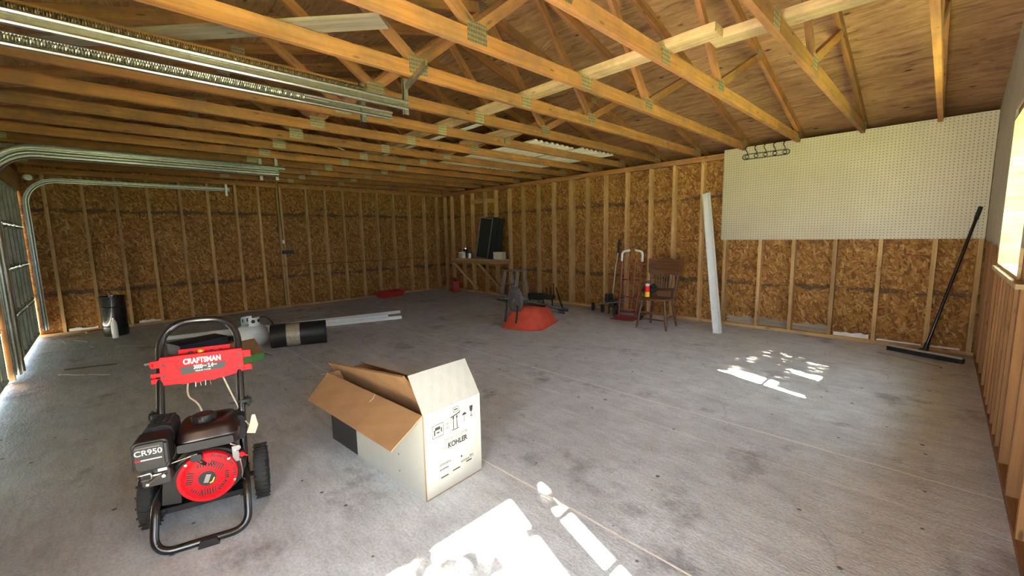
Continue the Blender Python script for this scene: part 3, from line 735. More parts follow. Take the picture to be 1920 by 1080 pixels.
# red accessory panel
PT = Matrix.Translation((0.012, .40, .70)) @ Matrix.Rotation(-.10, 4, 'X') @ Matrix.Diagonal((.87, 1, 1.32, 1))
m = MB()
out = [(-.192, -.040), (-.186, -.052), (-.11, -.054), (-.10, -.058), (-.04, -.056), (-.03, -.061), (0, -.055), (.05, -.058), (.06, -.054), (.10, -.052), (.19, -.040), (.196, -.03), (.196, .040), (.19, .050), (-.19, .050), (-.196, .040)]
m.prism(out, -.012, .012, 'y')
m.prism([(-.185, 0), (.185, 0), (.13, .085), (-.11, .085)], .040, .050, 'z').prism([(-.12, .06), (.13, .06), (.13, .085), (-.11, .085)], .05, .066, 'z')
for s in (-1, 1):
    for z0, z1 in (((.012, .040)), ((-.040, -.016))):
        if s < 0 and z0 < 0:
            m.box(-.236, -.19, -.01, .012, -.019, -.005).box(-.236, -.19, -.01, .012, -.042, -.025).box(-.236, -.19, .008, .012, -.042, -.005)
        else:
            m.box(*sorted((s*.19, s*.236)), -.01, .012, z1-.009, z1).box(*sorted((s*.19, s*.236)), .006, .012, z0, z1)
            m.box(*sorted((s*.225, s*.236)), -.01, .012, z0+.008, z1)
m.prism([(-.168, .034), (-.13, .034), (-.105, -.008), (.105, -.008), (.14, .02), (.14, -.03), (.10, -.034), (-.10, -.040), (-.168, -.034)], -.0145, -.012, 'y')
pan = m.make('accessory_panel', 'red', pw, PT, bevel=.003)
LT = lambda x, z, y=-.0155: facing((x, y, z), (0, -1, 0))
text('lettering', 'CRAFTSMAN', .0275, 'label', pan, LT(.0, .024, -.0125), bold=.0011, squeeze=1.12)
lb = MB().prism([(-.105, .006), (.11, .010), (.102, -.016), (-.098, -.022)], -.0158, -.0145, 'y').make('spec_label', 'dlabel', pan)
text('lettering', '3000', .021, 'label', lb, LT(-.022, .0005, -.0162), bold=.0008); text('lettering', 'MAX', .009, 'label', lb, LT(.010, .002, -.0162))
text('lettering', '2.4', .021, 'label', lb, LT(.036, .001, -.0162), bold=.0008); text('lettering', 'MAX', .009, 'label', lb, LT(.058, .002, -.0162))
text('lettering', 'PRESSURE WASHER', .0085, 'label', lb, LT(.0, -.0135, -.0162))
for x, z in ((-.178, .022), (-.178, -.018), (.178, .026), (.178, -.016)): MB().lathe([(.0055, -.0135), (.0055, -.0118)], 12, (x, 0, z), 'y').make('screw_hole', 'dlabel', pan)
MB().lathe([(.010, .0), (.016, .0), (.016, .008), (.010, .008), (.010, .0)], 20, (0, 0, 0), 'z', cap=False).make('nozzle_ring', 'yellow', pan, Matrix.Translation((-.012, .038, .0505)))
for x in (-.06, .04, .085): MB().lathe([(.011 if x < 0 else .006, 0), (.011 if x < 0 else .006, .005)], 14, (x, .038, .0505), 'z').make('nozzle_socket', 'dlabel', pan)
# hoses, clips and hang tag
MB().tube(fillet([(-.055, .42, .64), (-.062, .40, .60), (-.055, .36, .565), (-.01, .30, .545), (.01, .26, .50)], .03, 6), .0045, 8).make('vent_hose', 'cream', pw, smooth=60)
MB().tube(fillet([(.085, .40, .64), (.115, .36, .56), (.155, .30, .47), (.172, .27, .40)], .05, 6), .0045, 8).make('tag_string', 'cream', pw, smooth=60)
MB().prism([(-.022, -.045), (.016, -.052), (.026, -.01), (.008, .045), (-.006, .045), (-.012, .0)], -.0015, .0015, 'y').make('hang_tag', 'cream', pw, Matrix.Translation((.205, .235, .415)) @ Matrix.Rotation(.25, 4, 'Z') @ Matrix.Rotation(.15, 4, 'Y'))
MB().tube([(.175, .25, .43), (.195, .245, .40), (.205, .24, .372)], .003, 6).make('tag_string', 'cream', pw)
for x in (-.018, .022): MB().tube(fillet([(x-.010, .40, .60), (x-.008, .40, .638), (x+.010, .40, .638), (x+.012, .40, .60)], .008, 4), .0022, 6).make('wire_clip', 'chrome', pw)

# ================================================================== CARTON
bx = empty('cardboard_box', (-1.71, 1.04, 0), 0, 'open white toilet carton with brown flaps standing on the floor beside the sun patch', 'cardboard box')
# footprint corners A (near front), B, C, D in local metres
A_, B_, C_, D_ = Vector((0, 0, 0)), Vector((-.03, .385, 0)), Vector((-1.06, .325, 0)), Vector((-1.032, -.06, 0))
HB = .452
def wallpanel(mb, P, Q, z0, z1, t=.005):
    d = (Q-P).normalized(); nrm = Vector((d.y, -d.x, 0))*1.0      # outward when going clockwise seen from above
    a, b = P, Q
    vs = [a+Vector((0, 0, z0)), b+Vector((0, 0, z0)), b+Vector((0, 0, z1)), a+Vector((0, 0, z1))]
    inn = [v - nrm*t for v in vs]
    o = len(mb.v); mb.v += [tuple(v) for v in vs+inn]
    mb.f += [(o, o+1, o+2, o+3)]; mb.mi += [0]
    mb.f += [(o+7, o+6, o+5, o+4)]; mb.mi += [1]
    for i in range(4): mb.f.append((o+i, o+4+i, o+4+(i+1) % 4, o+(i+1) % 4)); mb.mi.append(1)
def flap(name, P, Q, P2, Q2, out_up, parent, t=.005, n=10, sag=.0, mats=('cwhite', 'kraft')):
    """P,Q hinge; P2,Q2 free edge; out_up: direction the printed side faces"""
    P, Q, P2, Q2 = map(Vector, (P, Q, P2, Q2)); nrm = (Q-P).cross(P2-P).normalized()
    if nrm.dot(Vector(out_up)) < 0: nrm = -nrm
    mb = MB(); R_ = 5
    for side, off, mi in ((0, 0, 0), (1, -t, 1)):
        for j in range(R_+1):
            for i in range(n+1):
                u, v = i/n, j/R_; p = (P*(1-u)+Q*u)*(1-v) + (P2*(1-u)+Q2*u)*v
                p = p + nrm*(off + sag*math.sin(PI*u)*v + .0012*math.sin(i*2.3+j*1.7)); mb.v.append(tuple(p))
    S = (n+1)*(R_+1)
    for side in (0, 1):
        for j in range(R_):
            for i in range(n):
                a = side*S+j*(n+1)+i; f = (a, a+1, a+n+2, a+n+1); mb.f.append(f if side == 0 else f[::-1]); mb.mi.append(side)
    edge = [i for i in range(n+1)] + [j*(n+1)+n for j in range(1, R_+1)] + [R_*(n+1)+i for i in range(n-1, -1, -1)] + [j*(n+1) for j in range(R_-1, 0, -1)]
    for a, b in zip(edge, edge[1:]+edge[:1]): mb.f.append((a, b, b+S, a+S)); mb.mi.append(1)
    return mb.make(name, list(mats), parent)
m = MB()
for P, Q in ((A_, B_), (B_, C_), (C_, D_), (D_, A_)): wallpanel(m, P, Q, 0, HB)
m.prism([(v.x*.99, v.y*.99+.001) for v in (A_, B_, C_, D_)], .0, .006, 'z', mi=1)
body = m.make('carton_body', ['cwhite', 'kraft'], bx)
z_ = Vector((0, 0, HB))
flap('long_flap', D_+z_, A_+z_, D_+Vector((.065, -.155, .33)), A_+Vector((.0, -.175, .335)), (0, .5, -1), bx, sag=-.004)
flap('end_flap', A_+z_, B_+z_, A_+Vector((-.115, -.005, .63)), B_+Vector((-.115, -.005, .63)), (1, 0, .6), bx, sag=.003)
flap('long_flap', C_+z_, B_+z_, C_+Vector((.05, -.18, .485)), B_+Vector((-.12, -.17, .52)), (0, 0, 1), bx, sag=.002)
flap('end_flap', D_+z_, C_+z_, D_+Vector((-.13, .0, .41)), C_+Vector((-.13, .02, .40)), (-1, 0, .1), bx)
# the loose inner divider poking out of the top
flap('divider_panel', (-.99, .10, .27), (-.035, .10, .41), (-1.19, .012, .478), (-.205, .025, .602), (0, 1, .2), bx, t=.014, mats=('cwhite', 'kraft'))
# torn paper on the folded flap
tp_ = [(.0, .0), (.012, -.03), (.008, -.05), (-.02, -.075), (-.035, -.11), (-.048, -.135), (-.056, -.134), (-.043, -.108), (-.030, -.075), (-.002, -.052), (.004, -.03), (-.006, .0)]
fl_o = D_*.42 + A_*.58 + z_; fy = (Vector((.03, -.165, -.12))).normalized(); fx = (A_-D_).normalized(); fz = fx.cross(fy).normalized()
TT = Matrix((fx, -fy, -fz if fz.z < 0 else fz)).transposed().to_4x4(); TT.translation = fl_o + (fz if fz.z > 0 else -fz)*.0045
MB().prism(tp_, -.001, .0015, 'z').make('torn_edge', 'cream', bx, TT)
# side printing: dark block with pale icon
side_n = Vector((.06, -1.032, 0)).normalized(); dxs = (A_-D_).normalized()
def side_T(u, z, off=.0012):
    p = D_ + dxs*u + side_n*off; return facing((p.x, p.y, z), side_n)
MB().box(0, .335, 0, .44, 0, .0008).make('printed_block', 'dlabel', bx, side_T(.002, .004, .0005))
icon = MB().box(-.02, .02, -.03, .0, 0, .001).box(-.012, .012, 0, .05, 0, .001).box(-.03, -.02, -.03, .02, 0, .001).prism([(-.02, -.035), (.03, -.035), (.02, -.02), (-.02, -.02)], 0, .001, 'z')
icon.make('printed_icon', 'inkpale', bx, side_T(.20, .235, .0018)); text('lettering', 'KOHLER', .016, 'inkpale', bx, side_T(.262, .228, .0018))
for u, z in ((.80, .175), (.80, .08)): MB().lathe([(.004, 0), (.004, .0008)], 10, (0, 0, 0), 'z').make('staple_hole', 'ink', bx, side_T(u, z))
# end printing
en = Vector((.385, .03, 0)).normalized(); de = (B_-A_).normalized()
def end_T(u, z, off=.0010): p = A_+de*u+en*off; return facing((p.x, p.y, z), en)
text('lettering', 'KOHLER', .040, 'ink', bx, end_T(.215, .238), bold=.0012, squeeze=.88)
text('lettering', 'THE BOLD LOOK', .020, 'inkpale', bx, end_T(.205, .275), squeeze=1.05)
text('lettering', 'OF', .022, 'inkpale', bx, end_T(.128, .232))
m = MB()
def outline(m, x0, x1, y0, y1, t=.002):
    for a in ((x0, x1, y0, y0+t), (x0, x1, y1-t, y1), (x0, x0+t, y0, y1), (x1-t, x1, y0, y1)): m.box(*a, 0, .0006)
outline(m, -.036, .036, -.034, .034); m.box(-.018, .014, .004, .020, 0, .0006).box(-.026, -.018, -.02, .008, 0, .0006).box(.018, .025, -.012, .012, 0, .0006).box(-.008, .008, -.014, -.006, 0, .0006)
m.make('handling_symbol', 'ink', bx, end_T(.088, .345))
m = MB(); outline(m, -.010, .010, .004, .026); m.prism([(-.014, -.004), (.014, -.004), (0, .006)], 0, .0006, 'z').prism([(-.012, -.026), (.012, -.026), (.006, -.012), (-.006, -.012)], 0, .0006, 'z').make('stack_symbol', 'inkpale', bx, end_T(.150, .358))
m = MB()
for x in (-.012, .012): m.box(x-.0022, x+.0022, -.036, .022, 0, .0006).prism([(x-.007, .020), (x+.007, .020), (x, .038)], 0, .0006, 'z')
m.box(-.024, .024, -.042, -.038, 0, .0006).make('this_way_up_symbol', 'ink', bx, end_T(.203, .352))
umb = [(-.015, 0)] + [(.015*math.cos(PI-a*PI/8), .013*math.sin(a*PI/8)) for a in range(1, 8)] + [(.015, 0)]
MB().prism(umb, 0, .0006, 'z').box(-.001, .001, -.028, .002, 0, .0006).box(-.006, .001, -.03, -.027, 0, .0006).make('umbrella_symbol', 'ink', bx, end_T(.268, .368))
MB().prism([(-.012, .026), (.012, .026), (.009, -.002), (.002, -.008), (-.002, -.008), (-.009, -.002)], 0, .0006, 'z').box(-.001, .001, -.03, -.006, 0, .0006).box(-.008, .008, -.033, -.029, 0, .0006).make('glass_symbol', 'ink', bx, end_T(.318, .378))
m = MB(); outline(m, -.018, .018, -.014, .014); m.box(-.012, .012, -.003, .003, 0, .0006).make('recycling_symbol', 'ink', bx, end_T(.210, .418))
slot = [(-.034, -.008), (-.03, -.012), (.03, .0), (.036, .012), (.030, .010), (.026, .005), (-.03, -.006)]
MB().prism(slot, 0, .0008, 'z').make('hand_hole', 'ink', bx, end_T(.205, .392))
random.seed(8)
for u0, z0, n, h_ in ((.09, .155, 9, .013), (.09, .128, 7, .008), (.235, .115, 7, .011), (.30, .122, 3, .014)):
    m = MB()
    for k in range(n):
        x = k*.0085; m.box(x, x+.005, -h_/2, -h_/2+.002, 0, .0006).box(x, x+.0018, -h_/2, h_/2*random.choice((.6, 1)), 0, .0006).box(x, x+.005, h_*.1, h_*.1+.002, 0, .0006)
    m.make('small_print', 'ink', bx, end_T(u0, z0))
for u, z, w_ in ((.12, .085, .05), (.20, .09, .05), (.29, .10, .04)): MB().box(-w_/2, w_/2, -.003, .003, 0, .0006).make('barcode_line', 'ink', bx, end_T(u, z))
MB().lathe([(.006, 0), (.006, .0006)], 12, (0, 0, 0), 'z').make('print_dot', 'ink', bx, end_T(.238, .145))

# ================================================================== BACK WALL THINGS
pg = MB().box(0, 2.475, -.005, 0, 0, 1.22).make('pegboard', 'peg', None, Matrix.Translation((-2.194, YB-.001, 1.195)), bevel=.001)
tag(pg, 'large cream pegboard sheet nailed over the back wall studs', 'pegboard')
hr = empty('hook_rail', (-1.69, YB-.008, 2.285), 0, 'black wire rail with five hooks on the upper left of the pegboard', 'hook rail')
hr.rotation_euler = (0, 0, 0)
ov = [(.235*(1 if abs(a) < PI/2 else -1)+.032*math.cos(a), -.008, .032*math.sin(a)) for a in [(-PI/2+PI*k/8) for k in range(9)]+[(PI/2+PI*k/8) for k in range(9)]]
MB().tube(ov, .0055, 6, closed=True).make('rail_frame', 'black', hr, smooth=60)
for k in range(5):
    x = -.215+k*.1075
    MB().tube([(x+.022*math.cos(a*PI/6), -.008, .022*math.sin(a*PI/6)) for a in range(12)], .0045, 6, closed=True).make('ring', 'black', hr, smooth=60)
    MB().tube(fillet([(x+.012, -.006, .02), (x+.004, -.012, .06), (x-.012, -.035, .085), (x-.004, -.05, .115), (x+.012, -.045, .125)], .02, 5), .0055, 6).make('hook', 'black', hr, smooth=60)

# white vinyl gutter trim leaning on a stud
mm, L = frame((-1.965, 5.62, .0), (-2.405, YB-.035, 1.86), (1, 0, 0))
g = [(-.052, -.012), (.052, -.012), (.052, .022), (.046, .022), (.046, -.006), (.018, -.006), (.016, .004), (-.002, .004), (-.004, -.006), (-.046, -.006), (-.046, .022), (-.052, .022)]
tag(MB().prism([(a, -b) for a, b in g], 0.0, L, 'x').make('vinyl_trim', 'white', None, mm), 'white vinyl trim length leaning on the studs left of the pegboard', 'trim length')

# push broom leaning in the right corner
br = empty('push_broom', (-.06, 5.94, 0), -.35, 'black push broom leaning in the corner beside the pegboard', 'broom')
hx = xf(br).inverted()
MB().tube([hx @ Vector((-.055, 5.95, .05)), hx @ Vector((.225, YB-.03, 1.49))], .0135, 10).make('handle', 'black', br, smooth=60)
MB().tube([hx @ Vector((.205, YB-.045, 1.385)), hx @ Vector((.228, YB-.028, 1.505))], .017, 10).make('grip', 'rubber', br, smooth=60)
MB().tube([hx @ Vector((-.055, 5.95, .05)), hx @ Vector((-.038, 5.967, .14))], .02, 10).box(-.03, .03, -.03, .03, .055, .08).make('socket', 'bplast', br, smooth=60)
MB().box(-.30, .30, -.035, .035, .045, .068).make('head', 'oldwood', br, bevel=.006)
m = MB(); random.seed(3)
for i in range(90):
    x = -.295+.59*i/89
    for y in (-.025, -.008, .008, .025): m.box(x-.0022, x+.0022, y-.003+random.uniform(-.004, .004), y+.003, .0, .046)
m.make('bristles', 'rubber', br)
# a blade of light wood lying in front of the broom
mm, L = frame((-.40, 5.80, .008), (.07, 5.52, .008), (0, 0, 1))
tag(MB().box(0, L, -.006, .006, -.015, .015).make('lath_strip', 'oldwood', None, mm), 'thin pale lath lying on the floor in front of the push broom', 'lath')

# pale foam scraps lying on the bottom plate between studs
for i, (x0, x1, h_, lb) in enumerate(((-.86, -.53, .05, 'widest white foam scrap on the bottom plate under the pegboard'), (-.46, -.09, .018, 'thin white foam strip on the bottom plate left of the broom handle'), (-.03, .20, .016, 'thin white foam strip on the bottom plate right of the broom handle'))):
    m = MB(); n = 9; pts = [(x0, .0)]+[(x0+(x1-x0)*k/n, h_*(.7+.5*random.random())) for k in range(n+1)]+[(x1, 0)]
    o = m.prism(pts, -.012, .012, 'y').make('foam_scrap', 'foam', None, Matrix.Translation((0, YB+.045, .038))); tag(o, lb, 'foam scrap', 'foam scraps on the plates')
for y0, y1, lb in ((.33, .60, 'white foam scrap on the bottom plate of the far left wall'), (-.45, -.14, 'white foam strip on the plate by the garage door corner')):
    m = MB(); n = 8; pts = [(y0, .0)]+[(y0+(y1-y0)*k/n, .035*(.5+.8*random.random())) for k in range(n+1)]+[(y1, 0)]
    tag(m.prism(pts, XA-.05, XA-.02, 'x').make('foam_scrap', 'foam', None, Matrix.Translation((0, 0, .038))), lb, 'foam scrap', 'foam scraps on the plates')

# ---- wooden chair, turned pressed-back style
ch = empty('wooden_chair', (-2.735, 5.50, 0), .04, 'dark stained wooden pressed-back chair with turned legs against the back wall', 'chair')
seat = MB(); sp_ = []
for k in range(32):
    a = 2*PI*k/32; c_, s_ = math.cos(a), math.sin(a)
    sp_.append((.215*math.copysign(abs(c_)**.55, c_)*(1.0 if s_ < 0 else .90), .205*math.copysign(abs(s_)**.6, s_)))
seat.prism(sp_, .395, .42, 'z').prism([(x*.94, y*.94) for x, y in sp_], .42, .428, 'z').make('seat', 'chair', ch, smooth=30, bevel=.006)
def turned(p0, p1, r, name, par, beads=3):
    P0, P1 = Vector(p0), Vector(p1); n = 28; pts = []; rad = []
    for i in range(n+1):
        t = i/n; pts.append(P0.lerp(P1, t)); q = r*(.72+.28*math.sin(PI*t))
        for b in range(beads):
            c0 = (b+1)/(beads+1); q += r*.38*math.exp(-((t-c0)/.022)**2) - r*.25*math.exp(-((t-c0-.045)/.018)**2)
        rad.append(q)
    return MB().tube(pts, rad, 12).make(name, 'chair', par, smooth=60)
for sx in (-1, 1):
    turned((sx*.155, -.14, .40), (sx*.215, -.195, 0), .019, 'leg', ch)
    turned((sx*.14, .14, .40), (sx*.19, .20, 0), .018, 'leg', ch)
    turned((sx*.192, -.172, .155), (sx*.172, .175, .155), .011, 'stretcher', ch, 1)
    turned((sx*.165, .15, .42), (sx*.215, .245, .93), .016, 'back_post', ch, 3)
turned((-.19, -.165, .22), (.19, -.165, .22), .013, 'stretcher', ch, 3); turned((-.175, -.168, .13), (.175, -.168, .13), .011, 'stretcher', ch, 1)
crest = [(-.235, 0), (-.245, .10), (-.25, .205), (-.20, .215), (-.13, .20), (-.07, .225), (0, .245), (.07, .225), (.13, .20), (.20, .215), (.25, .205), (.245, .10), (.235, 0), (.16, -.025), (.06, -.005), (0, .005), (-.06, -.005), (-.16, -.025)]
cr = MB(); n = len(crest)
TC = Matrix.Translation((0, .205, .735)) @ Matrix.Rotation(-.185, 4, 'X')
for off in (-.009, .009):
    cr.v += [tuple(TC @ Vector((x, off+.5*x*x*-1+.02, z))) for x, z in crest]
cr.f += [tuple(range(n)), tuple(range(n, 2*n))[::-1]] + [(i, (i+1) % n, n+(i+1) % n, n+i) for i in range(n)]; cr.mi += [0]*(n+2)
cr.make('crest_rail', 'chair', ch)
MB().tube([(-.17, .165, .525), (0, .175, .52), (.17, .165, .525)], .013, 8).make('lower_rail', 'chair', ch, smooth=60)
for k in range(7):
    x = -.115+k*.0383; turned((x*.95, .172, .525), (x, .212, .74), .0075, 'spindle', ch, 2)
MB().tube(fillet([(-.215, .2, .62), (-.235, .03, .60), (-.225, -.03, .43)], .05, 5), .009, 8).make('arm_bow', 'chair', ch, smooth=60)

sp = empty('spray_can', (-2.83, 5.375, .4285), 0, 'red and yellow aerosol can standing on the front left of the chair seat', 'spray can')
MB().lathe([(.030, 0), (.033, .004), (.033, .05)], 20).make('can_base', 'chrome', sp, smooth=40)
MB().lathe([(.0335, .006), (.0335, .075)], 20).make('yellow_band', 'yellow', sp, smooth=40)
MB().lathe([(.0336, .075), (.0336, .145), (.028, .155)], 20).make('red_band', 'red', sp, smooth=40)
MB().lathe([(.027, .155), (.029, .158), (.029, .178), (.022, .188)], 20).make('cap', 'white', sp, smooth=40)
random.seed(11)
cm = MB()
for k in range(9):
    a0 = random.uniform(0, 6); rr = random.uniform(.055, .085); tilt = random.uniform(-.7, .7); cx, cz = random.uniform(-.05, .01), rr+.012+random.uniform(0, .025)
    T = Matrix.Translation((cx, random.uniform(-.02, .05), cz)) @ Matrix.Rotation(tilt, 4, 'Z') @ Matrix.Rotation(random.uniform(-.3, .3), 4, 'X')
    cm.tube([T @ Vector((rr*math.cos(a0+i*PI/9), 0, rr*math.sin(a0+i*PI/9)*.9)) for i in range(15)], .009, 7)
tag(cm.make('cord_tangle', 'rubber', None, Matrix.Translation((-2.84, 5.50, .4285)), smooth=60), 'tangle of black cord on the chair seat behind the spray can', 'cord')
tag(MB().box(-.10, .10, -.05, .05, 0, .085).box(-.103, .103, -.053, .053, .085, .10).make('brown_case', 'chair', None, Matrix.Translation((-2.66, 5.565, .429)), bevel=.008), 'small dark brown case on the chair seat at the backrest', 'case')

# ---- hand truck
ht = empty('hand_truck', (-3.35, 5.74, 0), .12, 'dark red steel hand truck with pale looped handles left of the chair', 'hand truck')
m = MB()
for sx in (-1, 1): m.tube(fillet([(sx*.135, -.03, .02), (sx*.135, .0, .10), (sx*.155, .10, .55), (sx*.165, .16, .90)], .05, 5), .0145, 10)
for z, y, hw in ((.12, .005, .13), (.34, .05, .145), (.60, .11, .155)): m.tube([(-hw, y, z), (0, y+.03, z-.01), (hw, y, z)], .011, 8)
m.tube([(-.05, .02, .12), (-.055, .12, .60), (-.05, .17, .96)], .009, 8).tube([(.05, .02, .12), (.055, .12, .60), (.05, .17, .96)], .009, 8)
m.make('frame', 'dkred', ht, smooth=60)
MB().box(-.19, .17, -.20, -.02, .008, .016).box(-.19, .17, -.03, -.022, .016, .05).make('toe_plate', 'dkred', ht)
for sx in (-1, 1):
    MB().tube(fillet([(sx*.165, .155, .88), (sx*.168, .165, 1.03), (sx*.045, .175, 1.05)], .06, 6), .017, 10).make('loop_handle', 'white', ht, smooth=60)
    wo = MB().lathe([(.045, -.02), (.075, -.024), (.09, -.016), (.093, 0), (.09, .016), (.075, .024), (.045, .02)], 28, (0, 0, 0), 'x').make('wheel', 'rubber', ht, Matrix.Translation((sx*.205, .03, .093)), smooth=40)
    hbm = MB().lathe([(.05, -.012), (.05, .012)], 20, (0, 0, 0), 'x').lathe([(.02, -.03), (.02, .03)], 12, (0, 0, 0), 'x'); hbm.make('wheel_rim', 'dkred' if sx < 0 else 'steel', wo, smooth=40)
MB().tube([(-.2, .03, .093), (.2, .03, .093)], .008, 8).make('axle', 'steel', ht)
MB().prism(rrect(-.012, .012, -.055, .055, .01), -.012, .012, 'y').make('top_grip', 'chair', ht, Matrix.Translation((.03, .175, 1.11)) @ Matrix.Rotation(.9, 4, 'Y'), smooth=40)

# ---- wheeled golf-style pull cart
pc = empty('pull_cart', (-3.78, 5.86, 0), .1, 'folding two-wheeled pull cart with black foam grip, left of the hand truck', 'pull cart')
MB().tube([(.02, .10, .14), (.06, .16, .80)], .010, 8).tube([(.06, .16, .78), (.085, .19, 1.02)], .008, 8).make('pole', 'steel', pc, smooth=60)
MB().tube([(.083, .19, 1.0), (.098, .20, 1.22)], .019, 10).make('grip', 'rubber', pc, smooth=60)
MB().tube([(-.19, -.08, .155), (.06, -.02, .20), (.34, .0, .23)], .010, 8).tube([(-.02, .02, .16), (.30, .0, .28)], .009, 8).make('folded_strut', 'steel', pc, smooth=60)
for x, y, z in ((-.215, -.09, .12), (-.06, -.06, .10)):
    wo = MB().lathe([(.03, -.018), (.055, -.022), (.066, -.012), (.068, 0), (.066, .012), (.055, .022), (.03, .018)], 24, (0, 0, 0), 'x').make('wheel', 'rubber', pc, Matrix.Translation((x, y, z)) @ Matrix.Rotation(.7, 4, 'Z'), smooth=40)
m = MB().prism(rrect(-.06, .05, .16, .34, .03), .02, .10, 'y').prism(rrect(.03, .13, .12, .24, .03), -.02, .08, 'y').lathe([(.04, -.02), (.045, .02)], 16, (-.01, .0, .25), 'y')
m.tube([(.0, .05, .0), (.0, .05, .18)], .012, 8).tube([(.08, .05, .0), (.08, .03, .14)], .010, 8); m.make('folding_hub', 'bplast', pc, smooth=40, bevel=.004)
MB().tube([(-.01, .0, .28), (.0, .04, .42), (.03, .09, .52)], .006, 6).make('brake_cable', 'dkred', pc)

# ---- overturned wheelbarrow
wbw = empty('wheelbarrow', (-4.22, 4.47, 0), .35, 'overturned wheelbarrow with faded red tray on the concrete in front of the studs', 'wheelbarrow')
def rr2(wx, wy, r, n=6, taper=0.0):
    out = []
    for cx, cy, a0 in ((wx-r, wy-r, 0), (-wx+r, wy-r, PI/2), (-wx+r, -wy+r, PI), (wx-r, -wy+r, 3*PI/2)):
        for k in range(n+1): a = a0+PI/2*k/n; y = cy+r*math.sin(a); out.append(((cx+r*math.cos(a))*(1+taper*y), y))
    return out
lv = [(.325, .43, .17, .0, 0, 0), (.332, .437, .17, .006, 0, 0), (.325, .43, .17, .013, 0, 0), (.312, .415, .16, .013, 0, 0), (.27, .36, .14, .10, .01, 0), (.225, .28, .11, .215, .02, 0), (.20, .235, .09, .262, .03, 0), (.17, .20, .07, .278, .03, 0)]
vs = []; fs = []
for i, (a, b, r, z, dy, _) in enumerate(lv): vs += [(x, y+dy, z) for x, y in rr2(a, b, r)]
n = 28
for i in range(len(lv)-1): fs += [(i*n+k, i*n+(k+1) % n, (i+1)*n+(k+1) % n, (i+1)*n+k) for k in range(n)]
fs += [tuple((len(lv)-1)*n+k for k in range(n))]
mbt = MB().add(vs, fs); mbt.add([(x*.97, y*.97, z-.003) for x, y, z in vs], [f[::-1] for f in fs]); mbt.make('tray', 'barrow', wbw, smooth=50)
wx = xf(wbw).inverted()
for (a, b) in (((-4.72, 4.20, .40), (-4.06, 4.92, .15)), ((-4.86, 4.44, .39), (-4.18, 5.16, .14))):
    MB().tube([wx @ Vector(a), wx @ Vector(b)], .020, 8).make('handle', 'greywood', wbw, smooth=50)
    MB().tube([wx @ Vector(b), wx @ (Vector(b)+(Vector(b)-Vector(a)).normalized()*.11)], .024, 8).make('handle_grip', 'rubber', wbw, smooth=50)
for dx, dy in ((0, 0), (.17, .02)):
    MB().tube(fillet([wx @ Vector((-4.50+dx, 4.25+dy, .36)), wx @ Vector((-4.33+dx*1.2, 4.10+dy, .30)), wx @ Vector((-4.35+dx*1.2, 4.08+dy, .08))], .05, 5), .013, 8).make('leg', 'bplast', wbw, smooth=50)
wt = MB().lathe([(.09, -.035), (.135, -.045), (.165, -.03), (.178, -.010), (.178, .010), (.165, .03), (.135, .045), (.09, .035)], 36, (0, 0, 0), 'x')
for k in range(24): wt.box(-.034, .034, -.006, .006, .165, .181, T=Matrix.Rotation(2*PI*k/24, 4, 'X'))
TW = Matrix.Translation(wx @ Vector((-4.27, 4.22, .395))) @ Matrix.Rotation(1.0, 4, 'Z')
wt = wt.make('wheel', 'oldrub', wbw, TW, smooth=40)
MB().lathe([(.095, -.02), (.06, -.008), (.02, -.05), (.02, .05), (.06, .008), (.095, .02)], 24, (0, 0, 0), 'x').make('wheel_rim', 'steel', wt, smooth=40)
MB().tube([wx @ Vector((-4.45, 4.18, .40)), wx @ Vector((-4.14, 4.34, .40))], .012, 8).make('axle', 'steel', wbw)
MB().tube([wx @ Vector((-4.70, 4.25, .36)), wx @ Vector((-4.36, 4.30, .32)), wx @ Vector((-4.0, 4.62, .29))], .014, 8).tube([wx @ Vector((-4.5, 4.5, .29)), wx @ Vector((-3.95, 4.5, .29))], .012, 8).make('undercarriage', 'bplast', wbw, smooth=50)

# ---- wooden step stool behind the barrow
st = empty('step_stool', (-6.03, 5.95, 0), .05, 'weathered wooden step stool standing behind the wheelbarrow', 'step stool')
MB().box(-.21, .21, -.12, .12, .60, .625).make('top_step', 'oldwood', st)
MB().box(-.19, .19, -.16, -.04, .33, .35).make('tread', 'oldwood', st)
for sx in (-1, 1):
    member('front_leg', (sx*.19, -.22, 0), (sx*.175, -.09, .60), .03, .07, 'oldwood', st, (1, 0, 0), world=False)
    member('rear_leg', (sx*.19, .20, 0), (sx*.175, .10, .60), .03, .05, 'oldwood', st, (1, 0, 0), world=False)
member('back_brace', (-.19, .15, .35), (.19, .15, .35), .02, .05, 'oldwood', st, (0, 1, 0), world=False)

# ---- small black tiller head and prybar beyond the wheelbarrow
ct = empty('garden_cultivator', (-5.2, 5.85, 0), .1, 'low black garden cultivator with upright prongs behind the wheelbarrow', 'garden tool')
m = MB().prism(rrect(-.30, .02, .10, .22, .03), -.06, .08, 'y').prism(rrect(.0, .26, .13, .21, .03), -.05, .06, 'y'); m.make('body', 'bplast', ct, smooth=40, bevel=.005)
for x, y in ((-.26, -.04), (-.02, .06), (.24, -.02)): MB().tube([(x, y, 0), (x, y, .15)], .012, 8).make('foot', 'black', ct)
for x, z in ((.08, .34), (.17, .38), (.24, .42)): MB().tube([(x+.02, .0, .16), (x, .03, z)], .009, 8).make('prong', 'black', ct)
MB().lathe([(.035, -.02), (.035, .02)], 16, (-.02, -.08, .07), 'x').make('hub', 'steel', ct, smooth=40)
MB().tube([(-.02, -.08, .07), (-.02, .0, .15)], .008, 8).make('stay', 'black', ct)
bb = empty('black_lever', (-4.62, 5.72, 0), 0, 'black steel lever leaning on the studs right of the wheelbarrow', 'lever')
bx_ = xf(bb).inverted()
